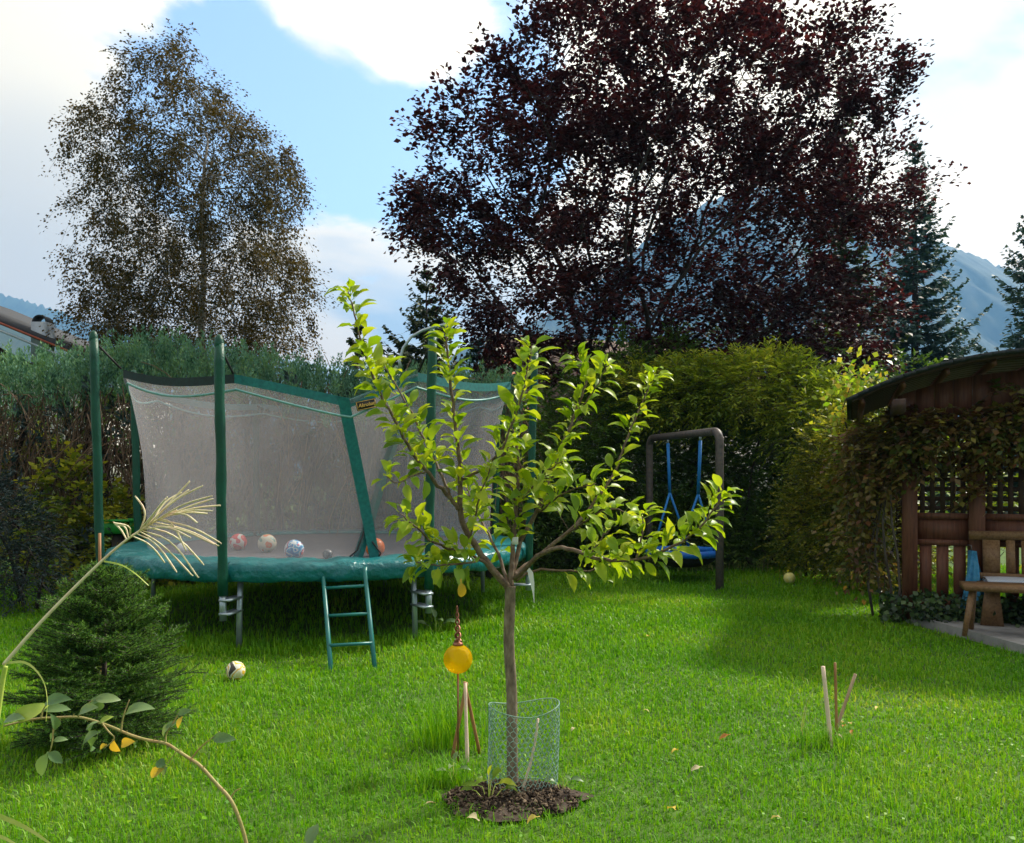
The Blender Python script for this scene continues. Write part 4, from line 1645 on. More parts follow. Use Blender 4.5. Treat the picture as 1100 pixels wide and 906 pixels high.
def shelter():
    YA = x0 = 0.0                       # local frame: x along the wall, y into the shelter
    o = thing('garden_shelter', 'brown timber garden shelter with arched black roof and lattice wall', 'shelter', SH0, SHA)
    posts = [0, .62, 1.6, 2.2]
    for i, x in enumerate(posts):
        p = MB()
        p.box((x, YA, 1.13), (.145, .145, 2.22))
        put('post', p, M['timber'], o, local=True)
    # rear posts, so that the roof stands
    for x in (x0 + .05, posts[-1] - .05):
        p = MB()
        p.box((x, YA + 2.3, 1.12), (.145, .145, 2.25))
        put('post', p, M['timber_dark'], o, local=True)
    for i in range(3):
        a, b = posts[i] + .0735, posts[i + 1] - .0735
        w = b - a
        cxm = (a + b) / 2
        for z, h in ((.22, .07), (.845, .06), (1.12, .06), (1.70, .07), (2.10, .10)):
            m = MB()
            m.box((cxm, YA, z), (w, .07, h))
            put('rail', m, M['timber'], o, local=True)
        m = MB()
        m.box((cxm, YA + .005, .982), (w - .004, .03, .216))
        put('panel_board', m, M['timber'], o, local=True)
        n = max(2, round(w / .155))
        for k in range(n):
            m = MB()
            m.box((a + w * (k + .5) / n, YA - .006 + .004 * (k % 2), .535), (.112, .024, .556))
            put('slat', m, M['timber'], o, local=True)
        nv = round(w / .095)
        for k in range(nv):
            m = MB()
            m.box((a + w * (k + .5) / nv, YA - .012, 1.408), (.048, .014, .512))
            put('lattice_slat', m, M['timber_dark'], o, local=True)
        for k in range(5):
            m = MB()
            m.box((cxm, YA + .010, 1.17 + .10 * k + .03), (w - .002, .014, .045))
            put('lattice_slat', m, M['timber_dark'], o, local=True)
    # arched roof
    yf, yb = -.62, 2.6
    xl, zl = -.60, 2.287
    xc, zc = 1.12, 2.71
    hw, rise = xc - xl, zc - zl
    Rr = (hw ** 2 + rise ** 2) / (2 * rise)
    cz = zc - Rr
    am = math.asin(hw / Rr)
    th = np.linspace(-am, am, 33)

    def arch(off, y, ths=th):
        return np.stack([xc + (Rr + off) * np.sin(ths), np.full(len(ths), y), cz + (Rr + off) * np.cos(ths)], 1)
    r = MB()
    G = np.stack([arch(.035, yf), arch(.035, yb), arch(0, yb), arch(0, yf), arch(.035, yf)])
    r.grid(G)
    ro = put('roof', r, M['felt'], o, smooth=False, local=True)
    # boards under the felt
    nb = 14
    for k in range(nb):
        t2 = np.linspace(-am + .01, am - .01, 13)
        ya, yb2 = yf + .03 + (yb - yf - .06) * k / nb, yf + .03 + (yb - yf - .06) * (k + 1) / nb - .012
        m = MB()
        m.grid(np.stack([arch(-.003, ya, t2), arch(-.003, yb2, t2), arch(-.022, yb2, t2), arch(-.022, ya, t2), arch(-.003, ya, t2)])[::-1])
        put('roof_board', m, M['timber_dark'], ro, local=True)
    for q, a in enumerate(np.linspace(-am * .93, am * .93, 9)):
        m = MB()
        c = np.array((xc + (Rr - .052) * math.sin(a), (yf + yb) / 2 + .04, cz + (Rr - .052) * math.cos(a)))
        Rm = np.array([[math.cos(a), 0, math.sin(a)], [0, 1, 0], [-math.sin(a), 0, math.cos(a)]])
        m.box(c, (.045, yb - yf - .14, .055), Rm)
        put('purlin', m, M['timber'], ro, local=True)
    # felt lip on the front edge
    m = MB()
    P = arch(.02, yf - .012)
    for i in range(len(P) - 1):
        m.bar(P[i], P[i + 1], .03, .055, up=(0, 1, 0))
    put('roof_edge', m, M['felt'], ro, local=True)
    # gable boards
    nbd = 14
    xs = np.linspace(x0 - .12, posts[-1] + .12, nbd + 1)
    for k in range(nbd):
        xa, xb = xs[k] + .0015, xs[k + 1] - .0015
        za, zb = [cz + math.sqrt(max(.01, (Rr - .115) ** 2 - (x - xc) ** 2)) for x in (xa, xb)]
        if min(za, zb) < 2.17:
            continue
        m = MB()
        y1, y2 = YA - .075 + .006 * (k % 2), YA - .05
        m.add([(xa, y1, 2.155), (xb, y1, 2.155), (xb, y1, zb), (xa, y1, za), (xa, y2, 2.155), (xb, y2, 2.155), (xb, y2, zb), (xa, y2, za)],
              [(0, 1, 2, 3), (5, 4, 7, 6), (0, 4, 5, 1), (3, 2, 6, 7), (0, 3, 7, 4), (1, 5, 6, 2)])
        put('gable_board', m, M['timber'], o, local=True)
    for x in (x0 - .14, posts[-1] + .14):
        m = MB()
        m.box((x, (YA + yb) / 2 - .5, 2.215), (.11, yb - YA + .9, .12))
        put('wall_plate', m, M['timber_dark'], o, local=True)
    # plinth stones along the foot
    xx = x0 + .09
    while xx < posts[1] + 1.4:
        w = random.uniform(.16, .26)
        m = MB()
        m.box((xx + w / 2, YA - .06, .115), (w - .012, .15, random.uniform(.12, .17)))
        put('plinth_stone', m, M['stone'], o, local=True)
        xx += w


shelter()


def slab():
    m = MB()
    pts = [(4.17, 8.76), (4.46, 6.9), (4.6, 6.1), (8.2, 5.9), (8.2, 9.6), (4.5, 9.6)]
    n = len(pts)
    V = [(x, y, SLAB) for x, y in pts] + [(x, y, -.05) for x, y in pts]
    m.V.append(np.array(V, float))
    m.n += 2 * n
    m.Q.append(np.array([(i, i + n, (i + 1) % n + n, (i + 1) % n) for i in range(n)]))
    me = bpy.data.meshes.new('patio_slab')
    me.from_pydata(V, [], [tuple(range(n))[::-1]] + [(i, (i + 1) % n, (i + 1) % n + n, i + n) for i in range(n)])
    me.update()
    put('pavement', me, M['concrete'], kind='structure')


slab()


def bench_back():
    o = thing('garden_bench', 'brown wooden bench with slatted backrest against the shelter wall', 'bench', SH0, SHA)
    xl, xr = .60, 2.1
    s = MB()
    s.box(((xl + xr) / 2, -.36, .46), (xr - xl, .42, .05))
    put('seat', s, M['bench_wood'], o, local=True)
    for x in (xl + .1, xr - .1, xl + .62):
        l = MB()
        z0, z1 = SLAB, .435
        l.add([(x - .10, -.47, z0), (x + .10, -.47, z0), (x + .06, -.47, z1), (x - .06, -.47, z1), (x - .10, -.42, z0), (x + .10, -.42, z0), (x + .06, -.42, z1), (x - .06, -.42, z1)],
              [(0, 1, 2, 3), (5, 4, 7, 6), (0, 4, 5, 1), (3, 2, 6, 7), (0, 3, 7, 4), (1, 5, 6, 2)])
        put('leg', l, M['bench_wood'], o, local=True)
    tr = MB()
    tr.bar((xl - .06, -.115, .935), (xr, -.115, .955), .05, .085)
    b = put('backrest', tr, M['bench_wood'], o, local=True)
    lo = MB()
    lo.bar((xl - .02, -.17, .535), (xr, -.17, .535), .045, .06)
    put('lower_rail', lo, M['bench_wood'], b, local=True)
    k = 0
    x = xl + .06
    while x < xr - .05:
        m = MB()
        w = .15 if k == 0 else .078
        m.bar((x + w / 2, -.165, .566), (x + w / 2, -.125, .892), w, .024)
        put('back_slat', m, M['bench_wood'], b, local=True)
        x += w + .055
        k += 1
    cu = MB()
    xx = np.linspace(xl + .05, xr - .03, 14)
    G = np.zeros((9, 14, 3))
    for i, t in enumerate(np.linspace(0, 2 * math.pi, 9)):
        G[i, :, 0] = xx
        G[i, :, 1] = -.37 + .20 * math.cos(t)
        G[i, :, 2] = .515 + .03 * math.sin(t) * (.9 + .1 * np.sin(xx * 9)) + .004 * np.cos(xx * 7)
    cu.grid(G)
    ends = MB()
    cob = put('seat_cushion', cu, M['stripe'], smooth=True, label='dark blue and white striped cushion lying on the slatted bench', cat='cushion')
    cob.location = SH0
    cob.rotation_euler = (0, 0, SHA)


bench_back()


def low_bench():
    zt = .545
    A, B = at(1037, 629, 7.62), at(1190, 652, 7.25)
    o = thing('low_bench', 'rustic plank bench on splayed round legs before the slatted bench', 'bench', ((A[0] + B[0]) / 2, 7.5, SLAB))
    d = unit(B[:2] - A[:2])
    nrm = np.array((-d[1], d[0]))
    p = MB()
    pts = []
    for q, (e, side) in enumerate(((A, 0.0), (B, 0.0), (B, .36), (A, .33))):
        pts.append((e[0] + nrm[0] * side, e[1] + nrm[1] * side))
    V = [(x, y, zt) for x, y in pts] + [(x, y, zt - .055) for x, y in pts]
    p.add(V, [(0, 1, 2, 3), (7, 6, 5, 4), (0, 4, 5, 1), (1, 5, 6, 2), (2, 6, 7, 3), (3, 7, 4, 0)])
    put('seat', p, M['bench_wood'], o)
    legs = [((A[0] + .10, A[1] + .06), (-.11, -.06)), ((A[0] + .22, A[1] + .26), (.02, .08)), ((B[0] - .2, B[1] + .1), (.1, -.05)), ((B[0] - .2, B[1] + .3), (.1, .07))]
    for (x, y), (dx, dy) in legs:
        l = MB()
        l.tube([(x, y, zt - .05), (x + dx * .5, y + dy * .5, .30), (x + dx, y + dy, SLAB)], [.030, .027, .022], 10)
        put('leg', l, M['bench_wood'], o, smooth=True)


low_bench()


def blue_cloth():
    top = WL(.56, -.13, .80)
    o = thing('hanging_cloth', 'crumpled light blue cloth hanging beside the slatted bench', 'cloth', (top[0], top[1], SLAB))
    hk = MB()
    hk.tube([top + (0, .06, .03), top + (0, 0, .03), top + (0, 0, -.02)], .008, 6)
    put('hook', hk, M['frame_steel'], o)
    m = MB()
    n, k = 20, 61
    G = np.zeros((n, k, 3))
    for i in range(n):
        s = i / (n - 1)
        hw = .018 + .085 * s ** .8
        for j in range(k):
            a = 2 * math.pi * j / (k - 1)
            w = 1 + (.42 * math.sin(4 * a + s * 2) + .25 * math.sin(9 * a + 2 * s)) * (.35 + .65 * s)
            G[i, j] = top + np.array((hw * math.cos(a) * w + .03 * s, .055 * math.sin(a) * w - .02, -.02 - .60 * s + .06 * math.sin(3 * a + 1) * s + .03 * math.sin(7 * a) * s))
    m.grid(G)
    put('cloth', m, M['blue_cloth'], o, smooth=True)


blue_cloth()


def vine():
    SX = SY = 0.0
    o = thing('climbing_vine', 'reddish and green vine draped over the shelter wall under the roof', 'vine', SH0, SHA)
    Vs, Qs, nV = [], [], 0
    tw = MB()

    def region(n, x0, x1, z0, z1, y0, y1, ln, per):
        nonlocal nV
        B = np.stack([rng.uniform(x0, x1, n), rng.uniform(y0, y1, n), rng.uniform(z0, z1, n)], 1)
        D = rng.normal(size=(n, 3)) * .8 + np.array((-.1, -.6, -.15))
        V, Q = spray_cloud(B, D, ln * rng.uniform(.6, 1.3, n), per, .085, .052, .55, .8, .9)
        Vs.append(V)
        Qs.append(Q + nV)
        nV += len(V)
        twig_paths(tw, B[::2], D[::2], ln, .005, .8)
    region(560, SX + .0, SX + 2.4, 1.86, 2.22, SY - .30, SY - .10, .26, 8)
    region(300, SX - .62, SX - .05, 1.5, 2.1, SY - .12, SY + .6, .30, 8)
    region(90, SX - .2, SX + .15, 1.75, 2.15, SY - .3, SY - .1, .26, 8)
    region(170, SX - .62, SX - .2, .45, 1.5, SY + .1, SY + .8, .3, 7)
    region(34, SX + .56, SX + .74, 1.35, 1.9, SY - .2, SY - .08, .22, 6)
    region(14, SX + .0, SX + .6, 1.6, 1.8, SY - .22, SY - .08, .2, 6)
    region(30, SX + .9, SX + 2.2, 1.6, 1.8, SY - .25, SY - .08, .25, 6)
    region(50, SX + .7, SX + 1.5, 2.15, 2.5, SY - .22, SY - .1, .3, 7)
    put('foliage', mesh_raw('foliage', np.vstack(Vs), [np.vstack(Qs)]), M['vine'], o, kind='stuff', local=True)
    put('tendrils', tw, M['twig_grey'], o, kind='stuff', local=True)
    for i in range(4):
        s = MB()
        x = SX - .14 - .07 * i
        P = [np.array((x + .05 * math.sin(k * 1.3 + i), SY - .05 + .1 * i + .04 * math.cos(k), k * .36 - .03)) for k in range(7)]
        s.tube(P, np.linspace(.016, .008, 7), 5)
        put('stem', s, M['twig_grey'], o, smooth=True, local=True)
    # ivy along the foot
    v = thing('ivy', 'dark ivy spilling over the stones at the foot of the shelter wall', 'ivy', SH0, SHA)
    n = 1500
    x = rng.uniform(SX - .28, SX + 1.3, n)
    P = np.stack([x, SY - .12 - rng.gamma(2, .05, n), .09 + rng.uniform(0, 1, n) ** 1.6 * .26], 1)
    lf = x < SX + .02
    P[lf, 1] = SY + rng.normal(size=lf.sum()) * .2
    P[lf, 2] = rng.uniform(.0, .3, lf.sum())
    V, Q = quads(P, rnd_dirs(n) + (0, -.3, -.3), rng.normal(size=(n, 3)) * .5 + (0, -.8, .6), .062 * rng.uniform(.6, 1.2, n), .055)
    put('foliage', mesh_raw('foliage', V, [Q]), M['ivy'], v, kind='stuff', local=True)
    s = MB()
    for i in range(8):
        xx = SX - .1 + .17 * i
        s.tube([(xx, SY - .16, .08), (xx + .06, SY - .2, .14), (xx + .16, SY - .17, .2)], .006, 4)
    put('runners', s, M['twig_grey'], v, kind='stuff', local=True)


vine()


# ------------------------------------------------------------------ young apple tree
AB = gnd(551, 850)                       # foot of the trunk
AY = AB[1]
LEAF_SHAPES = [leaf_points(.086, .041, c, f, w, .2, tw) for c, f, w, tw in
               ((.6, .45, .04, .1), (1.0, .6, .05, -.2), (1.4, .4, .05, .25), (.4, .75, .06, -.15), (1.2, .8, .05, 0), (.8, .35, .08, .35))]


def sample_path(P, step):
    P = np.asarray(P, float)
    seg = np.linalg.norm(np.diff(P, axis=0), axis=1)
    s = np.concatenate([[0], np.cumsum(seg)])
    n = max(3, int(s[-1] / step))
    q = np.linspace(0, s[-1], n)
    return np.stack([np.interp(q, s, P[:, i]) for i in range(3)], 1), s[-1]


def smooth_path(P, it=2):
    P = np.asarray(P, float)
    for _ in range(it):
        Q = [P[0]]
        for a, b in zip(P[:-1], P[1:]):
            Q += [a * .75 + b * .25, a * .25 + b * .75]
        Q.append(P[-1])
        P = np.array(Q)
    return P


def apple_tree():
    o = thing('apple_tree', 'young apple tree with bright yellow green leaves in the middle lawn', 'tree', AB)
    t = MB()
    tp = smooth_path([at(551, 856, AY), at(550, 800, AY), at(550, 740, AY + .01), at(546, 690, AY), at(548, 650, AY), at(548, 630, AY)])
    t.tube(tp, np.interp(np.linspace(0, 1, len(tp)), [0, .06, .2, .9, 1], [.036, .030, .027, .026, .030]), 12)
    put('trunk', t, M['apple_bark'], o, smooth=True)
    # (px, py, depth offset); first radius, tip radius, leafiness from .. to
    BR = [
        ([(548, 634, 0), (524, 606, -.03), (505, 580, -.06), (493, 547, -.08), (495, 518, -.08), (493, 485, -.1), (489, 449, -.1), (483, 405, -.12), (480, 372, -.12), (478, 352, -.12)], .020, .003, .40),
        ([(493, 547, -.08), (478, 529, -.12), (458, 507, -.2), (440, 482, -.26), (422, 449, -.3), (409, 424, -.34), (396, 392, -.36), (384, 352, -.38), (374, 312, -.4)], .011, .0028, .22),
        ([(484, 534, -.1), (470, 500, -.02), (455, 470, .05), (440, 440, .08), (424, 412, .1), (412, 392, .1)], .008, .0028, .25),
        ([(524, 606, -.03), (498, 592, -.15), (469, 587, -.26), (447, 567, -.34), (430, 552, -.4)], .009, .0025, .2),
        ([(520, 602, -.03), (495, 606, -.2), (468, 608, -.3), (447, 604, -.36)], .007, .0025, .25),
        ([(549, 630, 0), (550, 597, .04), (553, 573, .06), (555, 544, .08), (558, 511, .1), (556, 480, .1), (549, 455, .1)], .015, .003, .25),
        ([(545, 628, 0), (533, 590, .1), (520, 565, .18), (508, 545, .25), (500, 520, .3)], .010, .0025, .3),
        ([(495, 516, -.08), (520, 504, -.14), (538, 485, -.18), (549, 460, -.2), (560, 430, -.22), (567, 400, -.22), (571, 372, -.22)], .008, .0026, .3),
        ([(550, 622, .02), (560, 575, .10), (578, 551, .14), (593, 505, .2), (604, 478, .22), (618, 445, .25), (626, 422, .26), (632, 400, .26), (620, 385, .26)], .013, .003, .28),
        ([(552, 618, .02), (571, 602, .10), (611, 573, .2), (634, 546, .3), (650, 525, .34), (660, 508, .36), (669, 485, .38), (680, 455, .4), (692, 428, .4), (703, 402, .4)], .012, .003, .42),
        ([(611, 573, .2), (633, 556, .12), (655, 545, .06), (680, 552, .0)], .006, .0025, .1),
        ([(553, 622, -.02), (582, 592, -.15), (607, 587, -.24), (633, 598, -.3), (658, 603, -.34), (691, 601, -.38), (716, 591, -.4), (742, 577, -.44), (762, 556, -.46), (778, 528, -.48)], .013, .0028, .34),
        ([(554, 624, .02), (570, 612, .05), (600, 613, .0), (633, 615, -.05), (650, 607, -.1), (672, 610, -.1)], .008, .0026, .45),
        ([(684, 601, -.37), (690, 575, -.36), (690, 552, -.36)], .006, .0024, .1),
        ([(578, 551, .14), (598, 535, .05), (615, 525, -.02), (640, 520, -.06)], .006, .0024, .15),
        ([(555, 544, .08), (575, 520, 0), (588, 505, -.06), (605, 495, -.1)], .006, .0024, .15),
        ([(505, 580, -.06), (512, 545, -.16), (520, 520, -.22), (528, 498, -.25)], .006, .0024, .2),
        ([(458, 507, -.2), (442, 512, -.3), (425, 520, -.36), (415, 512, -.38)], .005, .0022, .1),
        ([(618, 445, .25), (632, 430, .18), (645, 408, .14), (652, 392, .12)], .005, .0022, .1),
        ([(633, 598, -.3), (645, 580, -.34), (655, 570, -.36)], .005, .0022, .1),
    ]
    pts, dirs, sz = [], [], []
    tip_extra = []
    for path, ra, rb, leaf0 in BR:
        P = smooth_path([at(x, y, AY + dy) for x, y, dy in path], 2)
        P[1:-1] += rng.normal(size=P[1:-1].shape) * .0025
        b = MB()
        b.tube(P, np.linspace(ra, rb, len(P)), 7)
        put('branch', b, M['apple_twig'], o, smooth=True)
        S, ln = sample_path(P, .0225)
        T = unit(np.gradient(S, axis=0))
        for i in range(len(S)):
            f = i / (len(S) - 1)
            if f < leaf0 or random.random() > .94:
                continue
            k = 1 if f < .92 else 3
            if random.random() < .55:
                k += random.choice((1, 2, 3, 3))                    # a spur with a rosette
            for j in range(k):
                a = i * 2.4 + j * 2.2 + random.uniform(-.5, .5)
                tt = T[i]
                u = unit(np.cross(tt, (0.3, .2, 1)))
                v = np.cross(tt, u)
                out = u * math.cos(a) + v * math.sin(a)
                d = tt * random.uniform(.3, .9) + out * random.uniform(.7, 1.1) + np.array((0, 0, random.uniform(-.25, .35)))
                pts.append(S[i] + out * (.004 + (.02 * random.random() if k > 1 else 0)))
                dirs.append(unit(d))
                sz.append(random.uniform(.75, 1.32) * (.8 if f > .95 else 1))
    pts, dirs, sz = np.array(pts), np.array(dirs), np.array(sz)
    order = np.argsort(-sz)
    shapes = []
    for q, (V, Qd) in enumerate(LEAF_SHAPES):
        me = mesh_raw('leaf', V, [Qd], True)
        me.materials.append(M['apple_leaf'])
        shapes.append(me)
    Vs, Qs, nV = [], [], 0
    for r_, i in enumerate(order):
        nrm = np.array((random.gauss(0, .35), random.gauss(0, .35) - .15, 1.0))
        R = rot_to(dirs[i], nrm)
        s = sz[i]
        if r_ < 296:
            lf = bpy.data.objects.new('leaf', shapes[i % len(shapes)])
            COL.objects.link(lf)
            lf.parent = o
            mt = Matrix.Identity(4)
            for a in range(3):
                for b in range(3):
                    mt[a][b] = R[a][b] * s
                mt[a][3] = pts[i][a] - AB[a]
            lf.matrix_local = mt
        else:
            V, Qd = LEAF_SHAPES[i % len(LEAF_SHAPES)]
            Vs.append(V * s @ R.T + pts[i])
            Qs.append(Qd + nV)
            nV += len(V)
    put('foliage', mesh_raw('foliage', np.vstack(Vs), [np.vstack(Qs)], True), M['apple_leaf_small'], o, kind='stuff')
    # one yellowed leaf, a white tag and a bit of white tape
    ym = mesh_raw('leaf', LEAF_SHAPES[2][0] * 1.0, [LEAF_SHAPES[2][1]], True)
    y = put('leaf', ym, M['yellow_leaf'], o, local=True, label='yellow withered leaf')
    R = rot_to(np.array((.1, -.1, -1)), np.array((.2, -1, .1)))
    mt = Matrix([list(R[a]) + [(at(495, 622, AY - .35) - AB)[a]] for a in range(3)] + [[0, 0, 0, 1]])
    y.matrix_local = mt
    tg = MB()
    a = at(566, 611, AY - .03)
    G = np.array([[a + (0, 0, 0), a + (.012, 0, .004)], [a + (.004, -.006, -.02), a + (.03, -.004, -.018)], [a + (.016, -.01, -.07), a + (.036, -.006, -.068)],
                  [a + (.028, -.004, -.12), a + (.036, -.004, -.12)], [a + (.034, 0, -.165), a + (.037, 0, -.166)]])
    tg.grid(G)
    put('plant_tag', tg, M['white'], o, label='white paper tag hanging from the fork')
    tp2 = MB()
    c = at(553, 581, AY + .05)
    tp2.tube([c - (0, 0, .018), c + (0, 0, .018)], .018, 10)
    put('grafting_tape', tp2, M['white'], o, label='white grafting tape')
    return len(pts)


n_leaves = apple_tree()
print('apple leaves', n_leaves)


# ------------------------------------------------------------------ at the foot of the apple tree
def soil_bed():
    m = MB()
    c = gnd(550, 860)
    rr = np.linspace(0, 1, 14)
    aa = np.linspace(0, 2 * math.pi, 61)
    edge = 1 + .10 * np.sin(3 * aa + 1) + .07 * np.sin(7 * aa) + .04 * np.sin(13 * aa)
    G = np.zeros((14, 61, 3))
    for i, r in enumerate(rr):
        G[i, :, 0] = c[0] + 0.335 * r * edge * np.cos(aa)
        G[i, :, 1] = c[1] + .235 * r * edge * np.sin(aa)
        G[i, :, 2] = .035 * (1 - r ** 2) + .006 + (rng.normal(size=61) * .006 if 0 < i < 13 else 0)
        G[i, -1] = G[i, 0]
    m.grid(G)
    put('soil_bed', m, M['soil'], kind='structure')
    # clods and bark chips
    n = 900
    a = rng.uniform(0, 2 * math.pi, n)
    r = rng.uniform(0, 1, n) ** .5
    P = np.stack([c[0] + .32 * r * np.cos(a), c[1] + .22 * r * np.sin(a), .04 * (1 - r ** 2) + .014], 1)
    b = MB()
    for p in P:
        b.box(p, rng.uniform(.004, .016, 3) * (1.9, .9, .5), Matrix.Rotation(random.uniform(0, 6), 3, rnd_dirs(1)[0]))
    put('bark_chips', b, mat_leaf('chips', [(.015, .010, .008), (.04, .028, .02), (.09, .065, .045), (.20, .15, .10)], 0.0, .9, spec=.1), kind='stuff', label='dark bark chips and clods round the apple trunk', cat='mulch')


soil_bed()


def wire_guard():
    c = at(560, 850, AY)
    c[2] = 0
    o = thing('wire_guard', 'roll of green chicken wire standing round the apple trunk', 'wire guard', c)
    R, H = .162, .40
    nc = 34
    dx = 2 * math.pi / nc
    m = MB()
    rows = 17
    cell = H / rows

    def pt(u, z):
        a = u * dx
        bend = 1 + .10 * math.sin(2 * a + .6) + .05 * math.sin(3 * a + z * 5)
        lean = .03 * z / H
        return c + np.array((R * bend * math.cos(a) + lean * .3, R * bend * math.sin(a) * .9, .015 + z + .02 * math.sin(a * 2 + 1) * z / H))
    r = .0017
    for j in range(rows):
        for i in range(nc):
            o_ = .5 * (j % 2)
            z = j * cell
            a = pt(i + o_, z)
            b = pt(i + o_, z + cell * .4)
            l = pt(i + o_ - .5, z + cell)
            q = pt(i + o_ + .5, z + cell)
            m.tube([a, b], r * 1.25, 3, False)
            m.tube([b, l], r, 3, False)
            m.tube([b, q], r, 3, False)
    put('wire_mesh', m, M['wire'], o)
    for z in (0, H):
        rim = MB()
        rim.tube([pt(i, z) for i in range(nc + 1)], .0022, 4, False)
        put('rim_wire', rim, M['wire'], o)


wire_guard()


def stake(name, label, a, b, r, mat, cat='stake', group=None, bend=.0):
    """single stick from foot a to head b"""
    a, b = np.array(a, float), np.array(b, float)
    m = MB()
    t = np.linspace(0, 1, 7)[:, None]
    P = a + (b - a) * t
    P[:, 0] += bend * np.sin(t[:, 0] * math.pi)
    P[0] -= unit(b - a) * .05
    m.tube(P, np.linspace(r, r * .9, 7) * (1 + .05 * rng.normal(size=7)), 8)
    put(name, m, mat, smooth=True, label=label, cat=cat, group=group)


stake('dry_twig', 'thin dry twig leaning inside the chicken wire by the apple trunk', at(561, 848, AY - .10), at(578, 772, AY - .08), .0065, M['pale_stick'], 'twig', bend=.012)
YT = 4.62
tri = 'three wooden sticks leaning together as a tripod'
ap = at(500, 735, YT)
for px, py, dy, mm, lb in ((486, 800, -.02, 'stick_red', 'brown stick of the lawn tripod leaning away from the apple trunk'),
                           (502, 806, -.12, 'pale_stick', 'pale middle stick of the tripod beside the amber glass ball'),
                           (515, 796, .06, 'stick_red', 'brown stick of the tripod leaning toward the apple trunk')):
    f = at(px, py, YT + dy)
    f[2] = 0
    stake('tripod_stick', lb, f, ap + ((px - 500) * -.0004, dy * .1, .01), .010, M[mm])

# garden stakes on the open lawn
YS = 4.80
stake('lawn_stake', 'pale peeled stake standing upright on the open lawn', gnd(893, 803), at(884, 716, YS + .0), .0125, M['pale_stick'])
stake('lawn_stake', 'thin orange brown stake behind the pale lawn stake', gnd(899, 792), at(897, 712, 4.95), .009, M['stick_red'])
stake('lawn_stake', 'greyish stake crossing at an angle behind the pale lawn stake', gnd(896, 790), at(919, 724, 5.0), .011, M['stick'])


def ornament():
    Y = YT - .10
    b = at(492, 800, Y)
    b[2] = 0
    o = thing('garden_ornament', 'amber glass ball on a rod with twisted copper spire beside the apple tree', 'ornament', b)
    c = at(492, 708, Y)
    R = 15.6 / F * Y
    r = MB()
    r.tube([b - (0, 0, .08), (b + c) / 2, c - (0, 0, R - .01)], .005, 8)
    put('rod', r, M['copper'], o, smooth=True)
    g = MB()
    g.ball(c, R, 32, 20)
    put('glass_ball', g, M['amber'], o, smooth=True)
    co = MB()
    co.lathe([(.0, .004), (.03, .0), (.026, .012), (.012, .02), (.010, .03)], c + (0, 0, R - .004), 16)
    put('collar', co, M['copper'], o, smooth=True)
    tw = MB()
    z0, z1 = c[2] + R + .012, at(490, 651, Y)[2]
    n = 46
    for ph in (0, math.pi):
        s = np.linspace(0, 1, n)
        rad = .013 * (1 - s) ** .6 + .001
        P = np.stack([c[0] + rad * np.cos(s * 17 + ph) - .006 * s, c[1] + rad * np.sin(s * 17 + ph), z0 + (z1 - z0) * s], 1)
        tw.tube(P, .0085 * (1 - .75 * s), 7)
    put('spire', tw, M['copper'], o, smooth=True)


ornament()


def tuft(name, label, c, n, H, spread, mat, w=.005, lean=.5, cat='grass', dry=0):
    m_v, m_q = [], []
    o = thing(name, label, cat, c)
    k = 6
    for i in range(n):
        a = random.uniform(0, 2 * math.pi)
        h = H * random.uniform(.45, 1.1)
        p0 = np.array(c) + np.array((random.gauss(0, spread), random.gauss(0, spread * .7), 0))
        d = np.array((math.cos(a), math.sin(a), 0))
        ln = lean * random.uniform(.2, 1.2)
        sd = np.array((-d[1], d[0], 0)) * w * random.uniform(.6, 1.3) * .5
        base = len(m_v)
        for j in range(k):
            s = j / (k - 1)
            p = p0 + d * ln * h * s ** 1.8 + np.array((0, 0, h * (s - .28 * ln * s ** 3)))
            ww = 1 - s ** 1.6 * .95
            m_v += [p - sd * ww, p + sd * ww]
        for j in range(k - 1):
            b = base + 2 * j
            m_q.append((b, b + 1, b + 3, b + 2))
    put('blades', mesh_raw('blades', np.array(m_v), [np.array(m_q)], True), mat, o, kind='stuff')
    return o


tuft('grass_clump', 'tall loose grass clump at the foot of the stick tripod', at(478, 806, 4.80) * (1, 1, 0), 260, .36, .10, M['grass'], .0055, .55)
tuft('grass_clump', 'coarse grass tuft at the edge of the soil near the tripod', at(478, 845, 4.2) * (1, 1, 0), 200, .16, .08, M['grass'], .006, .7)
tuft('grass_clump', 'dark grass tuft round the three lawn stakes', at(890, 803, 4.78) * (1, 1, 0), 240, .13, .10, M['grass'], .006, .8)
tuft('dry_grass_stalks', 'few dry grass stalks bending beside the lawn stakes', at(862, 790, 4.9) * (1, 1, 0), 6, .42, .03, M['dry_grass'], .004, .9)
tuft('grass_clump', 'long uncut grass along the trampoline leg by the ladder', gnd(452, 690), 130, .17, .10, M['grass'], .006, .7)
tuft('grass_clump', 'long uncut grass round the trampoline leg by the printed ball', gnd(243, 694), 150, .16, .12, M['grass'], .006, .7)
tuft('grass_clump', 'straw coloured grass at the foot of the golden bush', gnd(800, 614), 120, .32, .35, M['dry_grass'], .010, .6)
tuft('grass_clump', 'straw coloured grass under the nest swing shrubs', gnd(740, 613), 80, .25, .3, M['dry_grass'], .010, .6)


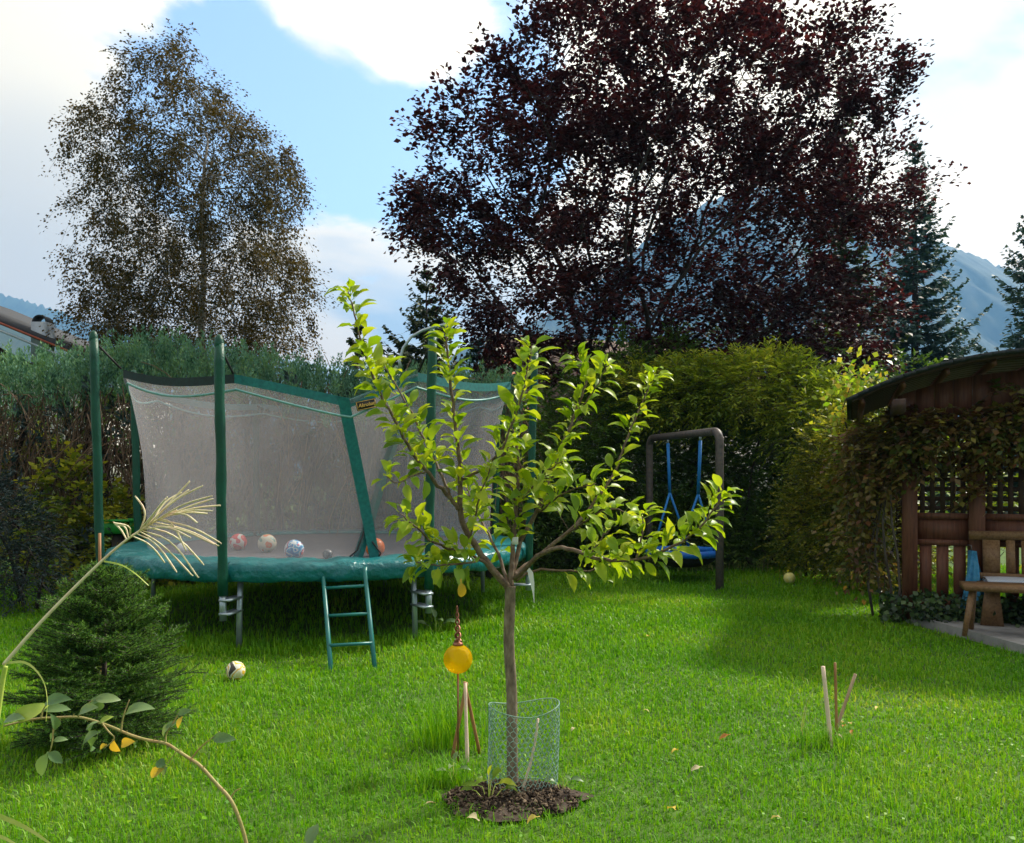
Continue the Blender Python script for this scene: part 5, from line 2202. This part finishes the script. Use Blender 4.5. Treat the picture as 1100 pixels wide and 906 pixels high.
def weed(name, label, c, spec, mat, stem_mat):
    """low plant: a short stem with a few broad leaves, each its own part"""
    o = thing(name, label, 'plant', c)
    s = MB()
    for (dx, dy, dz, ax, ay, az, sz) in spec:
        s.tube([np.array(c), np.array(c) + np.array((dx, dy, dz)) * .6, np.array(c) + np.array((dx, dy, dz))], [.003, .0025, .0015], 5)
    put('stem', s, stem_mat, o, smooth=True)
    for i, (dx, dy, dz, ax, ay, az, sz) in enumerate(spec):
        V, Q = LEAF_SHAPES[i % 6]
        lf = put('leaf', mesh_raw('leaf', V, [Q], True), mat, o, local=True)
        R = rot_to(np.array((ax, ay, az)), np.array((0, -.25, 1)))
        lf.matrix_local = Matrix([[R[a][b] * sz for b in range(3)] + [(dx, dy, dz)[a]] for a in range(3)] + [[0, 0, 0, 1]])


weed('weed', 'pale green broad leaved weed before the chicken wire on the soil', at(525, 866, 3.92) * (1, 1, 0),
     [(-.03, 0, .09, -1, -.2, .3, 1.0), (.03, 0, .10, 1, -.2, .3, 1.05), (0, -.02, .12, -.5, -.6, .5, .9), (.01, .02, .11, .5, .4, .5, .9), (.06, -.01, .08, 1, .2, .1, .9),
      (-.06, 0, .07, -1, .3, .2, .8), (0, 0, .13, .1, -.2, 1, .7)], M['apple_leaf'], M['reed'])
weed('weed', 'small green seedling at the edge of the soil by the grass tuft', at(487, 846, 4.18) * (1, 1, 0),
     [(-.02, 0, .07, -1, -.2, .3, .7), (.02, 0, .08, 1, -.2, .3, .7), (0, -.02, .1, -.2, -.7, .5, .6), (0, .01, .11, .3, .4, .8, .6)], M['rose_leaf'], M['reed'])
weed('weed', 'little weed with narrow leaves on the soil behind the chicken wire', at(603, 852, 4.05) * (1, 1, 0),
     [(-.02, 0, .06, -1, -.2, .5, .7), (.03, 0, .07, 1, -.2, .3, .8), (.01, -.02, .09, .4, -.7, .6, .6)], M['rose_leaf'], M['reed'])
weed('weed', 'clump of coarse leaves in the shade beside the trampoline leg', gnd(468, 684),
     [(-.06, 0, .10, -1, -.2, .5, 1.6), (.06, 0, .12, 1, -.2, .4, 1.7), (.01, -.03, .14, .4, -.7, .7, 1.4), (0, .02, .15, -.3, .2, 1, 1.3)], M['rose_leaf'], M['reed'])
# leaves of a plant growing just below the view, by the camera
weed('weed', 'broad pale green leaf rosette standing alone on the near lawn', at(322, 912, 3.25) * (1, 1, 0),
     [(-.05, 0, .05, -1, -.3, .5, 1.3), (.04, 0, .06, 1, -.2, .5, 1.4), (.0, -.02, .08, .3, -.7, .9, 1.2), (.02, .03, .07, .2, .8, .8, 1.2)], M['rose_leaf'], M['reed'])

FL = [(785, 797, (.55, .22, .06), .75), (755, 833, (.55, .42, .25), .7), (730, 815, (.6, .45, .15), .6), (697, 689, (.65, .5, .12), .7), (515, 893, (.62, .5, .25), .9), (690, 770, (.5, .4, .25), .5),
      (455, 875, (.62, .55, .3), .6), (726, 881, (.62, .45, .05), .8), (580, 888, (.4, .3, .15), .7), (940, 770, (.5, .38, .15), .5), (618, 790, (.5, .42, .2), .5), (840, 890, (.5, .35, .2), .6)]
for q_, (px, py) in enumerate(((905, 789), (911, 785), (897, 797), (915, 792), (902, 783))):
    FL.append((px, py, ((.5, .2, .06), (.6, .5, .3), (.5, .4, .25))[q_ % 3], .55))
FLM = {'orange brown': mat_leaf('fallen_orange', [(.50, .19, .05), (.58, .24, .06)], .3, .6, 'object'),
       'pale straw coloured': mat_leaf('fallen_straw', [(.52, .42, .24), (.62, .52, .32)], .3, .6, 'object'),
       'yellow': mat_leaf('fallen_yellow', [(.62, .45, .07), (.66, .50, .12)], .3, .6, 'object')}
for i, (px, py, colr, s) in enumerate(FL):
    V, Q = LEAF_SHAPES[(i * 5) % 6]
    cn = 'orange brown' if colr[1] < .3 else ('pale straw coloured' if colr[2] > .18 else 'yellow')
    lf = put('fallen_leaf', mesh_raw('fallen_leaf', V * s, [Q], True), FLM[cn], label='withered %s leaf fallen on the lawn' % cn, cat='leaf', group='%s leaves fallen on the lawn' % cn)
    p = gnd(px, py)
    lf.location = (p[0], p[1], .045)
    lf.rotation_euler = (random.uniform(-.4, .4), random.uniform(-.4, .4), random.uniform(0, 6))


# ------------------------------------------------------------------ young spruce on the left
def young_spruce():
    b = gnd(112, 800)
    H = .99
    o = thing('young_spruce', 'small bushy young spruce on the lawn before the trampoline', 'tree', b)
    t = MB()
    t.tube([b - (0, 0, .03), b + (0, 0, .5), b + (0, 0, H)], [.022, .014, .004], 7)
    put('trunk', t, M['bark'], o, smooth=True)
    segs = []
    for i in range(24):
        u = i / 23
        z = .05 + u * (H - .08)
        R = np.interp(u, [0, .12, .3, .6, .85, 1], [.42, .51, .50, .42, .25, .08])
        nb = int(np.interp(u, [0, .6, 1], [19, 15, 7]))
        for k in range(nb):
            a = random.uniform(0, 2 * math.pi)
            L = R * random.uniform(.55, 1.12)
            el = np.interp(u, [0, .5, 1], [.05, .45, 1.1]) + random.uniform(-.15, .2)
            d = np.array((math.cos(a) * math.cos(el), math.sin(a) * math.cos(el), math.sin(el)))
            p0 = b + np.array((0, 0, z))
            segs.append((p0 + d * L * .15, p0 + d * L))
            sd = unit(np.cross(d, (0, 0, 1)))
            for s in np.arange(.32, .97, .13):
                for sg in (-1, 1):
                    q = p0 + d * L * s
                    dd = unit(d * .8 + sd * sg * .8 + np.array((0, 0, random.uniform(-.15, .3))))
                    segs.append((q, q + dd * L * (.46 - .30 * s) * random.uniform(.7, 1.25)))
    tw = MB()
    Ps, Ds = [], []
    for a, e in segs:
        ln = np.linalg.norm(e - a)
        if ln < .015:
            continue
        tw.tube([a, e], [.0035, .002], 3, False)
        n = int(ln * 420)
        s = rng.uniform(0, 1, n)
        ax = (e - a) / ln
        rad = unit(np.cross(ax, rnd_dirs(n)))
        Ps.append(a + (e - a) * s[:, None])
        Ds.append(ax * .75 + rad)
    P, D = np.vstack(Ps), np.vstack(Ds)
    V, T = needles(P, D, rnd_dirs(len(P)), .020 * rng.uniform(.7, 1.2, len(P)), .0045)
    put('twigs', tw, M['bark_dark'], o, kind='stuff')
    put('needles', mesh_raw('needles', V, [T]), M['spruce_small'], o, kind='stuff')


young_spruce()
p0 = at(108, 655, 5.3)
stake('thin_stake', 'thin tan stake standing behind the young spruce', (p0[0], 5.3, 0), at(107, 573, 5.3), .010, M['stick_red'])


# ------------------------------------------------------------------ plants close to the camera
def grass_plume():
    Y = 2.0
    foot = np.array((at(-30, 700, Y)[0], Y + .05, 0.0))
    o = thing('ornamental_grass', 'pale feathery grass plume on a long bent green stalk', 'plant', foot)
    st = smooth_path([foot, foot + (.01, 0, .5), at(-8, 810, Y), at(2, 735, Y), at(6, 716, Y)], 2)
    m = MB()
    m.tube(st, np.linspace(.0075, .0055, len(st)), 8)
    put('stalk', m, M['reed'], o, smooth=True)
    st2 = smooth_path([at(4, 714, Y), at(40, 672, Y), at(85, 626, Y), at(125, 588, Y), at(150, 570, Y), at(175, 555, Y), at(190, 548, Y)], 2)
    m = MB()
    m.tube(st2, np.linspace(.0048, .0016, len(st2)), 7)
    put('flower_stalk', m, M['plume'], o, smooth=True)
    # leaf blades
    for path, w in (([(8, 712, 0), (30, 710, -.03), (48, 730, -.05), (52, 752, -.06), (50, 775, -.06)], .006), ([(112, 603, 0), (130, 606, 0), (145, 615, .01), (160, 629, .01)], .004),
                    ([(-20, 870, -.2), (10, 880, -.2), (35, 892, -.22), (60, 910, -.24)], .012), ([(-25, 895, -.25), (0, 897, -.25), (20, 908, -.25)], .010)):
        P = smooth_path([at(x, y, Y + d) for x, y, d in path], 2)
        n = len(P)
        G = np.zeros((n, 2, 3))
        for i in range(n):
            ww = w * (1 - (i / (n - 1)) ** 2 * .9)
            G[i, 0] = P[i] + (0, -.001, ww * .5)
            G[i, 1] = P[i] - (0, .003, ww * .5)
        m = MB()
        m.grid(G)
        put('leaf_blade', m, M['reed'], o, smooth=True)
    # spikes of the plume, one part each: root px, bend px, tip px
    SP = [((150, 571), (158, 550), (145, 533)), ((153, 569), (175, 548), (204, 517)), ((158, 566), (185, 538), (218, 522)), ((160, 565), (178, 545), (203, 526)),
          ((165, 561), (195, 542), (228, 533)), ((170, 559), (200, 545), (229, 536)), ((176, 556), (205, 546), (237, 543)), ((178, 555), (204, 548), (228, 549)),
          ((180, 554), (202, 550), (223, 552)), ((184, 551), (200, 552), (212, 562)), ((170, 559), (205, 565), (238, 584)), ((166, 561), (205, 570), (235, 587)),
          ((162, 564), (195, 568), (230, 585)), ((158, 566), (190, 575), (219, 607)), ((154, 569), (180, 565), (205, 578)), ((152, 570), (185, 580), (213, 621)),
          ((150, 571), (175, 585), (207, 619)), ((146, 573), (168, 583), (190, 615)), ((142, 576), (162, 585), (177, 605)), ((140, 577), (140, 565), (122, 562)),
          ((138, 579), (135, 565), (124, 564)), ((136, 580), (131, 570), (122, 561)), ((156, 567), (170, 545), (180, 534)), ((163, 563), (175, 540), (195, 529)),
          ((148, 572), (165, 552), (178, 536)), ((172, 558), (185, 560), (200, 592))]
    for i, (a, b, c) in enumerate(SP):
        dy = [0, .02, -.02, .035, -.035][i % 5]
        P = smooth_path([at(*a, Y), at(*b, Y + dy), at(*c, Y + 1.8 * dy)], 2)
        m = MB()
        n = len(P)
        m.tube(P, np.interp(np.linspace(0, 1, n), [0, .25, .8, 1], [.0009, .0020, .0024, .0012]), 5)
        # tiny spikelets ticking off the spike
        T = unit(np.gradient(P, axis=0))
        S, ln = sample_path(P, .006)
        for k in range(2, len(S) - 1):
            t = unit(S[k + 1] - S[k - 1])
            sd = unit(np.cross(t, rnd_dirs(1)[0]))
            m.tube([S[k], S[k] + t * .007 + sd * .0024], [.0013, .0005], 3, False)
        put('spike', m, M['plume'], o, smooth=True)


grass_plume()


def rose_cane():
    Y = 2.1
    px = [(265, 906, .0), (258, 882, 0), (248, 858, 0), (232, 842, .01), (215, 822, .01), (205, 816, .02), (190, 806, .02), (178, 798, .03), (160, 796, .03), (140, 790, .04), (120, 781, .04),
          (100, 774, .05), (84, 770, .05), (62, 771, .06), (40, 772, .06), (20, 776, .07), (5, 780, .07)]
    P = [at(x, y, Y + d) for x, y, d in px]
    foot = np.array((P[0][0] + .1, Y, 0))
    o = thing('rose_branch', 'arching thorny rose cane with sparse grey green leaves close to the camera', 'plant', foot)
    full = smooth_path([foot - (0, 0, .02), foot + (-.02, 0, .25)] + P, 2)
    m = MB()
    m.tube(full, np.linspace(.0055, .0026, len(full)), 8)
    put('cane', m, M['rose_cane'], o, smooth=True)
    # thorns
    S, ln = sample_path(np.array(P), .035)
    for k in range(1, len(S) - 1):
        t = unit(S[k + 1] - S[k - 1])
        sd = unit(np.cross(t, (0, 1, 0)) * (1 if k % 2 else -1) + rnd_dirs(1)[0] * .3)
        b = MB()
        b.tube([S[k], S[k] + sd * .009 - t * .003], [.0022, .0003], 5)
        put('thorn', b, M['rose_cane'], o)
    # side shoots (px paths) and leaves (base px, tip px, width, material)
    SH = [[(248, 858), (252, 850), (259, 847)], [(205, 816), (215, 803), (228, 793), (236, 786)], [(178, 798), (178, 788), (186, 777), (193, 765)], [(130, 786), (132, 770), (139, 752)],
          [(110, 778), (118, 788), (125, 793), (112, 804)], [(60, 771), (57, 785), (56, 800), (52, 812)], [(84, 770), (92, 758), (100, 752)], [(44, 772), (46, 762), (52, 755)]]
    for s in SH:
        Q = smooth_path([at(x, y, Y + .03) for x, y in s], 2)
        b = MB()
        b.tube(Q, np.linspace(.0026, .0012, len(Q)), 6)
        put('side_shoot', b, M['rose_cane'], o, smooth=True)
    Lf = [((46, 764), (74, 758), .022, 0), ((48, 756), (66, 746), .016, 0), ((14, 772), (42, 760), .018, 1), ((2, 778), (20, 766), .02, 0), ((100, 752), (128, 748), .018, 0), ((96, 756), (110, 748), .018, 0),
          ((84, 768), (98, 756), .018, 0), ((102, 752), (112, 766), .022, 0), ((134, 768), (155, 752), .022, 0), ((108, 775), (92, 780), .016, 0), ((108, 786), (78, 800), .018, 0), ((105, 792), (84, 808), .022, 0),
          ((106, 778), (118, 768), .018, 1), ((60, 788), (48, 796), .016, 0), ((57, 796), (70, 792), .016, 0), ((52, 808), (66, 818), .026, 0), ((52, 808), (36, 838), .014, 0), ((186, 777), (167, 790), .018, 0),
          ((190, 768), (203, 762), .018, 0), ((178, 782), (188, 775), .016, 0), ((122, 794), (124, 816), .022, 2), ((130, 800), (138, 796), .018, 2), ((115, 800), (104, 804), .014, 2), ((228, 793), (246, 792), .012, 0),
          ((215, 803), (222, 812), .014, 0), ((196, 770), (188, 782), .014, 2), ((148, 796), (138, 804), .016, 0), ((152, 794), (163, 800), .014, 0), ((100, 778), (92, 786), .018, 0), ((60, 784), (62, 772), .012, 0)]
    mats = [M['rose_leaf'], M['reed'], M['yellow_leaf']]
    for i, (a, b, w, mi) in enumerate(Lf):
        A, B = at(*a, Y + .03), at(*b, Y + .03 + random.uniform(-.04, .04))
        d = B - A
        ln = np.linalg.norm(d)
        V, Q = leaf_points(ln, max(w, ln * .42), .7 + .3 * (i % 3), .35, .02, .06, .2 * ((i % 3) - 1))
        lf = put('leaf', mesh_raw('leaf', V, [Q], True), mats[mi], o, local=True, label='yellowed withered leaf' if mi == 2 else None)
        R = rot_to(d, np.array((random.gauss(0, .4), -.9, .8 + random.gauss(0, .3))))
        lf.matrix_local = Matrix([list(R[r]) + [(A - foot)[r]] for r in range(3)] + [[0, 0, 0, 1]])
    # withered twig with a pale seed-head hanging under the cane
    b = MB()
    b.tube(smooth_path([at(190, 806, Y), at(182, 818, Y), at(172, 830, Y)], 2), .0012, 5)
    put('side_shoot', b, M['rose_cane'], o, smooth=True)
    for A_, B_, mi in (((178, 822), (166, 818), 0), ((176, 826), (156, 834), 2), ((180, 824), (170, 832), 0)):
        A, B = at(*A_, Y), at(*B_, Y)
        d = B - A
        V, Q = leaf_points(np.linalg.norm(d), .025, 1.0, .4, .03, .06)
        lf = put('leaf', mesh_raw('leaf', V, [Q], True), mats[mi], o, local=True)
        R = rot_to(d, np.array((.2, -1, .6)))
        lf.matrix_local = Matrix([list(R[r]) + [(A - foot)[r]] for r in range(3)] + [[0, 0, 0, 1]])


rose_cane()
